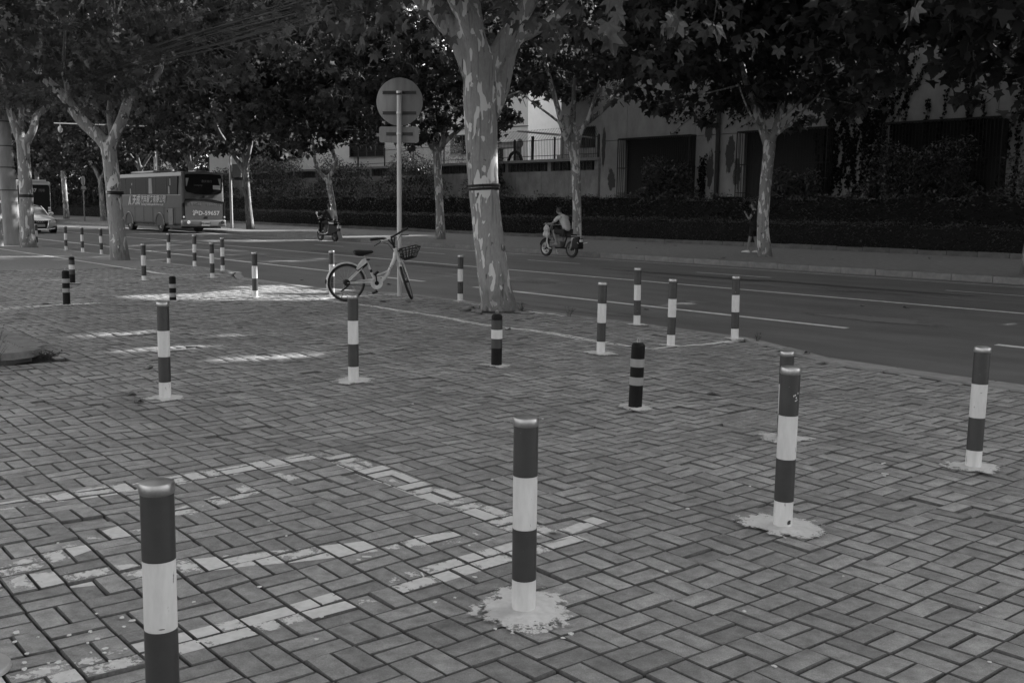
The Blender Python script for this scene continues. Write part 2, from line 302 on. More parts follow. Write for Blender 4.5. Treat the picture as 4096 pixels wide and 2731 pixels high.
# ================================================================ the ground
KV = 23.8                                   # far kerb line
def road_z(v):
    return float(np.interp(v, [9.0, 10.3, 13, 17, KV], [-.105, -.1, -.06, -.02, -.04]))
def walk_z(v): return .11+.012*(v-KV)
def plaza_z(u, v):                          # settled paving, a centimetre or two up and down
    return .010*np.sin(u*1.7+v*.9)*np.cos(v*1.3-u*.4)+.006*np.sin(u*3.1-v*2.3+1.0)
EDGE = [(-90, 10.2, 10.35), (-22.3, 10.2, 10.35), (-21.6, 9.8, 10.0), (-20.6, 9.4, 9.62), (-17.2, 9.4, 9.62), (-16.2, 9.8, 10.0), (-15.5, 10.2, 10.35), (-7.9, 10.2, 10.35), (-7.2, 9.9, 10.1), (-6.5, 9.4, 9.66), (-6.0, 9.28, 9.58), (14, 9.28, 9.58)]
eu = [e[0] for e in EDGE]
def v_in(u): return np.interp(u, eu, [e[1] for e in EDGE])
def v_out(u): return np.interp(u, eu, [e[2] for e in EDGE])
def sheet(name, us, vs_, zf, m, parent=None, kind='structure'):
    uu, vv = np.meshgrid(us, vs_, indexing='ij'); zz = np.vectorize(zf)(uu, vv)
    xs = uu*U[0]+vv*V[0]; ys = uu*U[1]+vv*V[1]; n, k = uu.shape
    idx = np.arange(n*k).reshape(n, k); f = np.stack([idx[:-1, :-1], idx[1:, :-1], idx[1:, 1:], idx[:-1, 1:]], -1).reshape(-1, 4)
    me = fastmesh(name, np.stack([xs, ys, zz], -1).reshape(-1, 3), f.ravel(), np.full(len(f), 4), [m]); shade(me, 60)
    o = bpy.data.objects.new(name, me); C.objects.link(o); o.parent = parent
    return tag(o, kind=kind) if kind else o
g = MB(); g.add([(-1500, -1500, -.4), (1500, -1500, -.4), (1500, 1500, -.4), (-1500, 1500, -.4)], [(0, 1, 2, 3)])
g.build('ground', 'soil', kind='structure')
# road: object frame turned to the street so the wear runs along it
def street_obj(name, mb, m, parent=None, kind='structure', smooth=False):
    o = mb.build(name, m, parent, smooth)
    if parent is None: o.rotation_euler = (0, 0, TH)
    if kind: o['kind'] = kind
    return o
def strip(mb, u0, u1, prof):               # prof: (v, z)
    n = len(prof); mb.add([(u0, v, z) for v, z in prof]+[(u1, v, z) for v, z in prof], [(i, n+i, n+i+1, i+1) for i in range(n-1)])
rd = MB()
for a in np.arange(-260, 90, 10.0): strip(rd, a, a+10, [(v, road_z(v)) for v in (9.0, 10.3, 11.5, 13, 15, 17, 20, KV+.1)])
road = street_obj('road', rd, 'asphalt', smooth=True)
def road_mark(u0, u1, v, wdt, name='painted_line', dz=.005):
    m = MB(); n = max(1, int((u1-u0)/8))
    for i in range(n):
        a, b = u0+(u1-u0)*i/n, u0+(u1-u0)*(i+1)/n; strip(m, a, b, [(v-wdt/2, road_z(v-wdt/2)+dz), (v+wdt/2, road_z(v+wdt/2)+dz)])
    return street_obj(name, m, 'road_paint', road, None)
for a, b in ((-120, -22.4), (-20.2, -18.4), (-16.6, -8.0), (-5.9, 6)): road_mark(a, b, 12.76, .14)
road_mark(-120, 30, 16.72, .13); road_mark(-120, 30, 22.9, .1)
for k in range(-14, 4): road_mark(-17.2+6.65*k, -14.9+6.65*k, 20.4, .1)
def blot(name, u, v, ru, rv, m, zf, dz, parent, n=36, jag=.25, seed=0, kind=None, dome=0):
    rr = random.Random(seed); mb = MB(); ph_ = [rr.uniform(0, 6) for _ in range(4)]; vs_ = [(u, v, zf(v)+dz+dome)]; fade = [1.1]
    for ring, fd in ((.3, .72), (.55, .57), (.78, .45), (1.0, .26)):
        for i in range(n):
            a = 2*PI*i/n; k = ring*(1+jag*(.45*math.sin(2*a+ph_[0])+.3*math.sin(3*a+ph_[1])+.25*math.sin(5*a+ph_[2]))); uu, vv = u+ru*k*math.cos(a), v+rv*k*math.sin(a)
            vs_.append((uu, vv, zf(vv)+dz+dome*(1-ring*ring)*rr.uniform(.8, 1.2))); fade.append(fd)
    fs = [(0, 1+i, 1+(i+1) % n) for i in range(n)]
    for q in range(3):
        for i in range(n): a = 1+q*n+i; b = 1+q*n+(i+1) % n; fs.append((a, a+n, b+n, b))
    flat = [i for f in fs for i in f]; me = fastmesh(name, vs_, flat, [len(f) for f in fs], [m], attr=fade)
    o = bpy.data.objects.new(name, me); C.objects.link(o); o.parent = parent
    if parent is None: o.rotation_euler = (0, 0, TH)
    if kind: o['kind'] = kind
    return o
paintmat('dust', .165, scale=7.0, stretch=(.5, 1.8, 1)); paintmat('damp', .06, scale=2.0, stretch=(.4, 1.6, 1)); paintmat('scuff', .15, scale=5, stretch=(.25, 2, 1))
blot('dust_stain', -8.4, 14.1, 1.3, .55, 'dust', road_z, .006, road, seed=3); blot('dust_stain', -11.8, 14.0, .5, .22, 'dust', road_z, .006, road, seed=4)
for i, (u, v, ru, rv) in enumerate(((-14, 18.3, 4.5, .5), (-19, 14.6, 3.5, .5), (-27, 14.7, 5, .5), (-9, 18.6, 3, .4), (-34, 18.5, 6, .5), (-12.5, 11.5, 2.5, .35))): blot('tyre_scuff', u, v, ru, rv, 'scuff', road_z, .0045, road, seed=20+i)
for i, (u, v, ru, rv) in enumerate(((-16.5, 19.2, 3.5, .35), (-22.8, 16.1, 2, .4), (-12, 19.4, 4, .25), (-30, 17.5, 3, .4))): blot('oil_stain', u, v, ru, rv, 'damp', road_z, .0042, road, seed=40+i)
# ---------------------------------------------------------------- near pavement: bedding, bricks, kerb stones
bed_u = np.arange(-60, 14.01, .5)
uu = []
pv = MB(); cols = np.linspace(0, 1, 40)
grid = [[(u, -12+(float(v_in(u))+12.03)*c) for c in cols] for u in np.concatenate([np.arange(-90, -26, 4.0), np.arange(-26, 14.01, .25)])]
nn = len(cols); bv = [(u, v, float(plaza_z(u, v))-.024 if u > -25 else float(plaza_z(u, v))*.3-.004) for r in grid for u, v in r]
bf = [(i*nn+j, (i+1)*nn+j, (i+1)*nn+j+1, i*nn+j+1) for i in range(len(grid)-1) for j in range(nn-1)]
bm_idx = [0 if grid[i][0][0] >= -25.3 else 1 for i in range(len(grid)-1) for j in range(nn-1)]
mat('plaza_far', .2, .85, var=.22, vscale=4, bump=.5, bscale=25, stretch=(1.5, 3, 1))
pav_me = fastmesh('pavement', bv, [k for f in bf for k in f], [4]*len(bf), ['bedding', 'plaza_far'], bm_idx); shade(pav_me, 60)
pavement = inst('pavement', pav_me, None, (0, 0, 0), (0, 0, TH)); tag(pavement, kind='structure')
# brick layout (basket weave: pairs of bricks turned by turns)
M_, GAP = .2085, .0065; U0, V0 = -2.018, 3.49
iref, jref = math.floor((-1.9115-U0)/M_), math.floor((3.5914-V0)/M_)
W2P = np.array([[U[0], V[0]], [U[1], V[1]]])
MH = (1640, 2590)
ii, jj = np.meshgrid(np.arange(-112, 30), np.arange(-45, 34), indexing='ij'); ii = ii.ravel(); jj = jj.ravel()
cu, cv = U0+(ii+.5)*M_, V0+(jj+.5)*M_; par = (ii+jj-iref-jref) % 2
MANHOLE = (-4.93, -4.46, 5.95, 6.62)
lst = []
for s in (-1, 1):
    bu = np.where(par == 0, cu, cu+s*M_/4); bvv = np.where(par == 0, cv+s*M_/4, cv)
    hu = np.where(par == 0, (M_-GAP)/2, (M_/2-GAP)/2); hv = np.where(par == 0, (M_/2-GAP)/2, (M_-GAP)/2)
    lst.append(np.stack([bu, bvv, hu, hv, par.astype(float)], 1))
BR = np.concatenate(lst)
XY = BR[:, :2] @ W2P.T
keep = (XY[:, 1] > 2.1) & (np.abs(XY[:, 0]) < XY[:, 1]*.58+.9) & (XY[:, 1] < 27.5) & (BR[:, 1]+BR[:, 3] < v_in(BR[:, 0])+.015)
keep &= ~((BR[:, 0]+.03 > MANHOLE[0]) & (BR[:, 0]-.03 < MANHOLE[1]) & (BR[:, 1]+.03 > MANHOLE[2]) & (BR[:, 1]-.03 < MANHOLE[3]))
slabq = (BR[:, 0] < -10.6) & (BR[:, 0] > -13.5) & (BR[:, 1] < 2.98); keep &= ~slabq
BR = BR[keep]; XY = XY[keep]; NB = len(BR)
# the paving is a little wavy in plan as well
du = .006*np.sin(BR[:, 1]*2.1+BR[:, 0]*.7)+rng.normal(0, .0012, NB); dv = .006*np.sin(BR[:, 0]*1.9-BR[:, 1]*.6)+rng.normal(0, .0012, NB)
BR[:, 0] += du; BR[:, 1] += dv
bz = plaza_z(BR[:, 0], BR[:, 1])+rng.normal(0, .0016, NB); sunk = rng.random(NB) < .06; bz[sunk] -= rng.uniform(.003, .011, sunk.sum())
tu = rng.normal(0, .013, NB); tv = rng.normal(0, .013, NB); yaw = rng.normal(0, .006, NB)
e = .001
tu += (plaza_z(BR[:, 0]+e, BR[:, 1])-plaza_z(BR[:, 0]-e, BR[:, 1]))/(2*e); tv += (plaza_z(BR[:, 0], BR[:, 1]+e)-plaza_z(BR[:, 0], BR[:, 1]-e))/(2*e)
def brick_z(k, u, v): return bz[k]+tu[k]*(u-BR[k, 0])+tv[k]*(v-BR[k, 1])
order = np.argsort(np.where(np.abs(XY[:, 0]) < XY[:, 1]*.49, XY[:, 1], 99)); near = order[:300]; rest = np.setdiff1d(np.arange(NB), near)
sg = np.array([(-1, -1), (1, -1), (1, 1), (-1, 1)], float); CH, CD, BD = .0048, .004, .05
def brick_verts(hu, hv):
    return np.array([(x*(hu-CH), y*(hv-CH), 0) for x, y in sg]+[(x*hu, y*hv, -CD) for x, y in sg]+[(x*hu, y*hv, -BD) for x, y in sg])
bfaces = [(0, 1, 2, 3)]+[(4+i, 4+(i+1) % 4, (i+1) % 4, i) for i in range(4)]+[(8+i, 8+(i+1) % 4, 4+(i+1) % 4, 4+i) for i in range(4)]
protos = []
for hu, hv in (((M_-GAP)/2, (M_/2-GAP)/2),):
    for q in range(4):
        vsb = brick_verts(hu, hv); vsb[:4, :2] += rng.normal(0, .0012, (4, 2)); vsb[4:8, :2] += rng.normal(0, .001, (4, 2)); vsb[8:, :2] = vsb[4:8, :2]
        protos.append(fastmesh('brick', vsb, [i for f in bfaces for i in f], [4]*9, ['brick', 'brick_edge'], [0]+[1]*8))
for k in near:
    o = inst('brick', protos[k % 4], pavement, (BR[k, 0], BR[k, 1], bz[k]))
    ang = yaw[k]+(0 if BR[k, 4] == 0 else PI/2)+(PI if k % 3 == 0 else 0)
    nrm = Vector((-tu[k], -tv[k], 1)).normalized(); q = Vector((0, 0, 1)).rotation_difference(nrm) @ Quaternion((0, 0, 1), ang); o.rotation_euler = q.to_euler()
hu, hv = BR[rest, 2], BR[rest, 3]; n = len(rest); vb = np.zeros((n, 12, 3))
for i, (x, y) in enumerate(sg):
    vb[:, i, 0], vb[:, i, 1] = x*(hu-CH), y*(hv-CH); vb[:, 4+i, 0], vb[:, 4+i, 1], vb[:, 4+i, 2] = x*hu, y*hv, -CD; vb[:, 8+i, 0], vb[:, 8+i, 1], vb[:, 8+i, 2] = x*hu, y*hv, -BD
vb[:, :8, :2] += rng.normal(0, .001, (n, 8, 2)); cyaw, syaw = np.cos(yaw[rest])[:, None], np.sin(yaw[rest])[:, None]
lx, ly = vb[..., 0]*cyaw-vb[..., 1]*syaw, vb[..., 0]*syaw+vb[..., 1]*cyaw
vb[..., 2] += tu[rest][:, None]*lx+tv[rest][:, None]*ly+bz[rest][:, None]; vb[..., 0] = lx+BR[rest, 0][:, None]; vb[..., 1] = ly+BR[rest, 1][:, None]
ff = (np.array(bfaces)[None]+12*np.arange(n)[:, None, None]).reshape(-1)
o = inst('paving_bricks', fastmesh('paving_bricks', vb.reshape(-1, 3), ff, np.full(n*9, 4), ['brick', 'brick_edge'], np.tile([0]+[1]*8, n)), pavement); o['kind'] = 'stuff'
# ---------------------------------------------------------------- paint on the bricks
def clip(poly, rect):
    for ax, lim, sgn in ((0, rect[0], 1), (0, rect[1], -1), (1, rect[2], 1), (1, rect[3], -1)):
        out = []
        for i in range(len(poly)):
            a, b = poly[i], poly[(i+1) % len(poly)]; ia, ib = sgn*(a[ax]-lim) >= 0, sgn*(b[ax]-lim) >= 0
            if ia: out.append(a)
            if ia != ib: t = (lim-a[ax])/(b[ax]-a[ax]); out.append((a[0]+(b[0]-a[0])*t, a[1]+(b[1]-a[1])*t))
        poly = out
        if not poly: break
    return poly
def brick_paint(name, a, b, wd, m, fade, jit=.12, whole=False):
    a, b = np.array(a, float), np.array(b, float); d = (b-a)/np.linalg.norm(b-a); nn_ = np.array([-d[1], d[0]])
    poly = [tuple(a-nn_*wd/2), tuple(b-nn_*wd/2), tuple(b+nn_*wd/2), tuple(a+nn_*wd/2)]
    lo, hi = np.min(poly, 0)-.15, np.max(poly, 0)+.15
    vs_, fl, sz, fd = [], [], [], []
    for k in np.where((BR[:, 0] > lo[0]) & (BR[:, 0] < hi[0]) & (BR[:, 1] > lo[1]) & (BR[:, 1] < hi[1]))[0]:
        c = clip(list(poly), (BR[k, 0]-BR[k, 2]+.004, BR[k, 0]+BR[k, 2]-.004, BR[k, 1]-BR[k, 3]+.004, BR[k, 1]+BR[k, 3]-.004))
        if len(c) < 3: continue
        f = fade+rng.normal(0, jit); o_ = len(vs_); mu, mv = np.mean(c, 0)
        vs_.append((mu, mv, brick_z(k, mu, mv)+.0012)); fd.append(f+.12)
        for q in c: vs_.append((q[0], q[1], brick_z(k, q[0], q[1])+.0012)); fd.append(f-.06)
        n_ = len(c)
        for i in range(n_): fl += [o_, o_+1+i, o_+1+(i+1) % n_]; sz.append(3)
    if not vs_: return
    return inst(name, fastmesh(name, vs_, fl, sz, [m], attr=fd), pavement)
Z2 = M_/2
for a, b, wd, fd in (((-5.62, -.6), (-5.62, 3.26), .19, .54), ((-5.7, 3.16), (-3.45, 3.16), .2, .61), ((-3.47, 3.3), (-3.47, -.2), .19, .59)):
    brick_paint('bay_line', a, b, wd, 'bay_paint', fd)
for a, b, wd, fd in (((-5.32, 2.74), (-4.45, .75), .17, .5), ((-4.6, .6), (-3.72, 2.98), .17, .49), ((-3.6, 3.6), (-3.5, 3.05), .1, .5)):
    brick_paint('faded_hatching', a, b, wd, 'bay_paint', fd)
for a, b in (((-15.35, 8.5), (-7.72, 8.5)), ((-7.8, 8.45), (-7.8, 10.2)), ((-15.3, 8.45), (-15.3, 10.15)), ((-24, 8.6), (-22.0, 8.6)), ((-22.04, 8.55), (-22.04, 10.15))):
    brick_paint('bay_line', a, b, .115, 'line_paint', .95, .05)
pl = MB(); strip(pl, -60, -24, [(8.545, .004), (8.66, .004)]); pl.build('bay_line', 'road_paint', pavement)
for a, b in (((-17.8, 5.2), (-16.9, 4.3)), ((-16.2, 4.6), (-16.2, 5.2))): pass
for a, b in (((-13.25, 10.12), (-11, 10.12)), ((-21.8, 10.1), (-22.5, 10.1))): brick_paint('bay_line', a, b, .09, 'line_paint', .7, .1)
brick_paint('faded_line', (-16.3, 3.2), (-16.3, 5.2), .1, 'line_paint', .6, .1)
# kerb stones on the near side
kerb = MB(); kerb.box((-20, 9.9, -.35), (1, .1, .1)); near_kerb = kerb.build('near_kerb', 'kerb_stone', kind='structure'); near_kerb.rotation_euler = (0, 0, TH)
a = -60.0
while a < 12:
    b = a+(1.0 if a < -23 or a > -6 else .8); g_ = .006
    q = [(a+g_, v_in(a)+.02), (b-g_, v_in(b)+.02), (b-g_, v_out(b)), (a+g_, v_out(a))]; dz = random.uniform(-.003, .003); m = MB()
    top = .004+dz; n = 4; c = .012
    qi = [(q[0][0]+c, q[0][1]), (q[1][0]-c, q[1][1]), (q[2][0]-c, q[2][1]-c), (q[3][0]+c, q[3][1]-c)]
    m.add([(x, y, -.3) for x, y in q]+[(x, y, top-.012) for x, y in q]+[(x, y, top) for x, y in qi], [(i, (i+1) % 4, 4+(i+1) % 4, 4+i) for i in range(4)]+[(4+i, 4+(i+1) % 4, 8+(i+1) % 4, 8+i) for i in range(4)]+[(8, 9, 10, 11)])
    m.build('kerb_stone', 'kerb_stone', near_kerb); a = b
# far kerb and far sidewalk
fk = MB(); fk.box((-40, KV+.4, -.3), (1, .1, .1)); far_kerb = fk.build('far_kerb', 'kerb_dark', kind='structure'); far_kerb.rotation_euler = (0, 0, TH)
m = MB(); L, c = .985, .02
prof = [(0, -.3), (0, .095), (c, .115), (.15, .117), (.15, -.3)]
m.prism([(y, z) for y, z in prof], -L/2, L/2, 'YZ'); ks = m.mesh('kerb_stone', 'kerb_far')
for k in range(110): inst('kerb_stone', ks, far_kerb, (-90+k+.3, KV+random.uniform(-.004, .004), random.uniform(-.004, .004)))
wk = MB()
for a in np.arange(-260, 60, 10.0): strip(wk, a, a+10, [(v, walk_z(v)) for v in (KV+.14, 27, 31.6)])
walk = street_obj('far_sidewalk', wk, 'far_paving')
hk = MB(); hk.box((-40, 31.7, 0), (1, .1, .1)); planter_kerb = hk.build('planter_kerb', 'kerb_dark', kind='structure'); planter_kerb.rotation_euler = (0, 0, TH)
m = MB(); m.box((0, 0, 0), (.98, .12, .34)); ks2 = m.mesh('kerb_stone', 'kerb_dark')
for k in range(110): inst('kerb_stone', ks2, planter_kerb, (-95+k+.1, 31.66+random.uniform(-.01, .01), walk_z(31.6)+random.uniform(-.03, .0)))
pb = MB(); strip(pb, -260, 60, [(31.7, .2), (36.4, .3)]); street_obj('planting_bed', pb, 'soil')
bl = MB(); strip(bl, -260, 80, [(36.3, .3), (140, .6)]); street_obj('back_lot', bl, 'soil')
# ================================================================ bollards
def ring_band(r, z0, z1, n=24):
    m = MB(); m.lathe([(r-.004, z0), (r, z0+.0005), (r, z1-.0005), (r-.004, z1)], n); return m
BO = .047
bparts = []
m = MB(); m.lathe([(BO-.001, -.3), (BO-.001, .745), (0, .746)], 24); bparts.append(('post', m.mesh('post', 'white_paint', True)))
for nm, z0, z1, mt in (('white_band', .0, .137, 'white_paint'), ('dark_band', .137, .342, 'dark_red_paint'), ('white_band', .342, .55, 'white_paint'), ('dark_band', .55, .75, 'dark_red_paint')):
    bparts.append((nm, ring_band(BO+(.0006 if mt[0] == 'd' else 0), z0, z1).mesh(nm, mt, True)))
m = MB(); m.lathe([(BO-.006, .735), (BO+.0025, .748), (BO+.0035, .751), (BO+.0035, .772), (BO+.001, .778), (BO-.012, .7815), (0, .783)], 24); bparts.append(('cap', m.mesh('cap', 'steel_cap', True)))
GB = 'dark and white banded bollards around the plaza'
BOLL = [  # u, v, z offset, tilt, patch radius, label
 (-2.84, 1.04, 0, .2, .12, 'dark and white banded bollard cut off by the lower left picture edge, nearest of all'),
 (-2.92, 2.50, 0, -.17, .17, 'banded bollard in the widest white paint splash, at the corner of the hatched bay'),
 (-2.94, 4.21, 0, -.3, .16, 'dark and white banded bollard with a scuffed top and rust hole at its foot'),
 (-2.94, 6.17, -.02, -1.3, .13, 'dark and white banded bollard nearest the right picture edge, beside the road kerb'),
 (-4.12, 5.87, -.17, -.6, .14, 'sunken banded bollard half hidden behind the scuffed one, next to the manhole'),
 (-8.00, 3.03, 0, .3, .12, 'dark and white banded bollard at left, first one to the right of the concrete slab'),
 (-7.88, 4.70, 0, -.4, .15, 'dark and white banded bollard standing right in front of the parked bicycle rear wheel'),
 (-7.85, 7.77, 0, -.3, .14, 'dark and white banded bollard outside the white bay line, left of the leaning black bollard'),
 (-7.84, 8.89, 0, -.75, .10, 'dark and white banded bollard on the corner of the white bay line'),
 (-7.85, 10.07, 0, -1.15, .10, 'banded bollard at the kerb end of the white bay line, rightmost on its island'),
 (-9.58, 10.16, 0, -.7, .11, 'banded bollard on the kerb behind the white bay line, right of the big tree'),
 (-13.73, 10.26, 0, -.9, .09, 'dark and white banded bollard on the kerb between the bicycle and the big tree'),
 (-15.57, 8.87, 0, 0, .08, 'dark and white banded bollard seen through the bicycle rear wheel'),
 (-15.94, 7.62, -.015, .1, .09, 'dark and white banded bollard in the sunlit patch, left of the bicycle'),
 (-20.69, 7.48, -.04, .7, .10, 'banded bollard beside the far white bay line, just right of the forked tree'),
 (-20.85, 9.00, -.03, -.5, .10, 'dark and white banded bollard outside the far bay corner, third in front of the coach'),
 (-22.92, 10.15, 0, -.1, .07, 'banded bollard on the kerb at the far bay corner, rightmost of that row'),
 (-24.67, 10.19, 0, -.8, .07, 'dark and white banded bollard on the kerb below the coach rear, middle of its row'),
 (-26.40, 10.21, 0, -1.5, .07, 'dark and white banded bollard on the kerb below the coach rear wheel'),
 (-31.96, 10.29, 0, -.6, .07, 'dark and white banded bollard on the kerb just left of the left forked tree'),
 (-33.44, 10.19, 0, 0, .07, 'dark and white banded bollard on the far left kerb, second left of the forked tree'),
 (-35.00, 10.15, 0, 0, .07, 'dark and white banded bollard on the far left kerb, right of the white car'),
 (-38.44, 10.17, 0, 0, .07, 'dark and white banded bollard in front of the white car nose')]
def hz(u, v): return float(plaza_z(u, v)) if u > -25 else 0.0
for k, (u, v, dz, tl, pr, lab) in enumerate(BOLL):
    t = thing('bollard', lab, 'bollard', P(u, v, hz(u, v)+dz), 0, GB); t.rotation_euler = (0, R(tl), k*1.3)
    for nm, me in bparts: inst(nm, me, t)
    def curved(nm, ang, z, hw, hh, m_, seed, n=11):
        rr_ = random.Random(seed); m = MB(); c = Vector(((BO+.0022)*math.cos(ang), (BO+.0022)*math.sin(ang), z)); vs_ = [c]
        for i in range(n): a = 2*PI*i/n; q = rr_.uniform(.65, 1.1); aa = ang+hw*q*math.cos(a)/BO; vs_.append(((BO+.0018)*math.cos(aa), (BO+.0018)*math.sin(aa), z+hh*q*math.sin(a)))
        m.add(vs_, [(0, 1+i, 1+(i+1) % n) for i in range(n)]); m.build(nm, m_, t)
    if k == 2:
        t.scale = (1, 1, 1.045); curved('rust_hole', 2.54, .04, .012, .014, 'rust', 1)
        for i, (da, z, w_, h_) in enumerate(((.75, .64, .004, .005), (.6, .652, .005, .004), (.95, .66, .004, .006), (.7, .625, .006, .003), (.45, .648, .003, .005), (.85, .63, .003, .004))): curved('scrape', 1.84+da, z, w_, h_, 'chip', 10+i, 7)
    if k == 3: curved('scratch', -1.75-3.9+.0, .5, .008, .0015, 'black_paint', 3, 7)
    if k == 0: curved('scratch', -1.2, .355, .012, .0018, 'black_paint', 4, 7)
    blot('paint_splash', u, v, pr*1.75, pr*1.5, 'splash_paint', lambda q, u=u: float(plaza_z(u, q))*.6+.0, .0065, pavement, dome=.012, jag=.25, seed=100+k, n=40)
# a scrape and a rust hole on the scuffed bollard
def black_bollard(u, v, dz, kind, lab, tl=0, disc=.085):
    t = thing('black_bollard', lab, 'bollard', P(u, v, hz(u, v)+dz), 0, 'short black bollards with lifting rings'); t.rotation_euler = (0, R(tl), 0)
    r = .055
    m = MB(); m.lathe([(r-.001, -.3), (r-.001, .49), (r, .5), (r-.006, .513), (r-.02, .522), (0, .526)], 24); m.build('post', 'black_paint', t, True)
    bands = ((.19, .255, 'grey_band'), (.335, .4, 'grey_band')) if kind == 0 else ((.185, .28, 'dark_red_paint'), (.28, .37, 'white_paint'), (.37, .465, 'dark_red_paint'))
    for z0, z1, mt in bands: ring_band(r+.0008, z0, z1).build('reflective_band', mt, t, True)
    m = MB(); m.lathe([(.08, -.02), (.08, .006), (.078, .01), (.05, .012)], 24); m.build('flange', 'black_paint', t, True)
    m = MB(); q = [(math.cos(a)*.011, 0, .542+math.sin(a)*.019) for a in np.linspace(0, 2*PI, 13)]; m.tube(q, .0026, 6); m.build('lifting_ring', 'steel', t, True)
    blot('paint_splash', u, v, .2, .18, 'splash_paint', lambda q, u=u: float(plaza_z(u, q))*.6, .0065, pavement, dome=.01, jag=.3, seed=int(300+u*7), n=28)
black_bollard(-5.52, 5.86, 0, 0, 'leaning black bollard with two pale bands, in the middle of the plaza', 1.4)
black_bollard(-7.85, 6.32, 0, 1, 'short dark bollard with one white band and black foot, before the big tree')
black_bollard(-16.26, 4.69, 0, 0, 'black bollard with two pale bands at far left, front one of the pair')
black_bollard(-20.79, 6.12, 0, 1, 'short dark bollard with one white band at far left, behind the other of the pair')
black_bollard(-16.19, 6.31, -.12, 0, 'black bollard sunk low in the ground behind the left banded bollard')
# disc foot of something at the lower left corner
t = thing('post_foot', 'grey round metal foot just inside the lower left picture corner', 'post', P(-3.6, .80, hz(-3.6, .8)))
m = MB(); m.lathe([(.12, 0), (.12, .012), (.115, .018), (.05, .022)], 28); m.build('base_disc', 'galvanised', t, True)
m = MB(); m.lathe([(.045, .015), (.045, .75), (0, .752)], 20); m.build('post', 'galvanised', t, True)
t.location = P(-3.66, .70, 0)
# ---------------------------------------------------------------- round traffic sign seen from behind
t = thing('road_sign', 'round traffic sign and small plate seen from behind on a grey pole by the bicycle', 'sign', P(-14.885, 9.81, 0), 0)
m = MB(); m.lathe([(.042, -.2), (.042, 3.42), (0, 3.423)], 20); m.build('pole', 'galvanised', t, True)
yd = .07
m = MB(); m.lathe([(.39, 0), (.402, .006), (.402, .012), (.39, .016)], 48, 'Y', (-.01, yd, 3.32)); m.build('round_plate', 'sign_back', t, 30)
m = MB(); hw, hh, cr = .345, .135, .035
rr = [(sx*(hw-cr)+cr*math.cos(a), sy*(hh-cr)+cr*math.sin(a)) for sx, sy, a0 in ((1, 1, 0), (-1, 1, PI/2), (-1, -1, PI), (1, -1, 1.5*PI)) for a in np.linspace(a0, a0+PI/2, 5)]
m.prism([(x-.02, z+2.77) for x, z in rr], yd, yd+.014); m.build('rectangular_plate', 'sign_back', t, 30)
for z, L, x0 in ((3.47, .58, 0), (3.13, .58, 0), (2.78, .46, 0)):
    m = MB()
    for s in (-1, 1): m.box((x0-.01, yd-.012, z+s*.021), (L, .02, .012))
    m.box((x0-.01, yd-.004, z), (L, .006, .05)); m.build('mounting_rail', 'sign_rail', t)
    m = MB(); m.lathe([(.047, -.02), (.05, -.018), (.05, .018), (.047, .02)], 20, 'Z', (0, 0, z)); m.build('clamp', 'steel', t, True)
    m = MB(); m.box((.02, -.055, z), (.03, .02, .02)); m.build('bolt', 'steel_cap', t)
t.rotation_euler = (0, 0, R(-6))
# ---------------------------------------------------------------- manhole cover
t = thing('manhole_cover', 'square concrete manhole cover with a stone pattern set in the plaza paving', 'manhole', P(0, 0, 0), TH)
u0, u1, v0, v1 = MANHOLE; mcx, mcy = (u0+u1)/2, (v0+v1)/2; zc = hz(mcx, mcy)
m = MB(); m.box((mcx, mcy, zc-.03), (u1-u0-.03, v1-v0-.03, .05)); m.build('slab', 'concrete', t)
k = 0
nu, nv = 6, 9
for i in range(nu):
    for j in range(nv):
        a0, a1 = u0+.03+(u1-u0-.06)*i/nu, u0+.03+(u1-u0-.06)*(i+1)/nu; b0, b1 = v0+.03+(v1-v0-.06)*j/nv, v0+.03+(v1-v0-.06)*(j+1)/nv
        rj = lambda: random.uniform(.003, .009)
        m = MB(); q = [(a0+rj(), b0+rj()), (a1-rj(), b0+rj()), (a1-rj(), b1-rj()), (a0+rj(), b1-rj())]
        m.prism(q, zc-.01, zc+random.uniform(.001, .005), 'XY'); m.build('stone', 'kerb_stone', t)
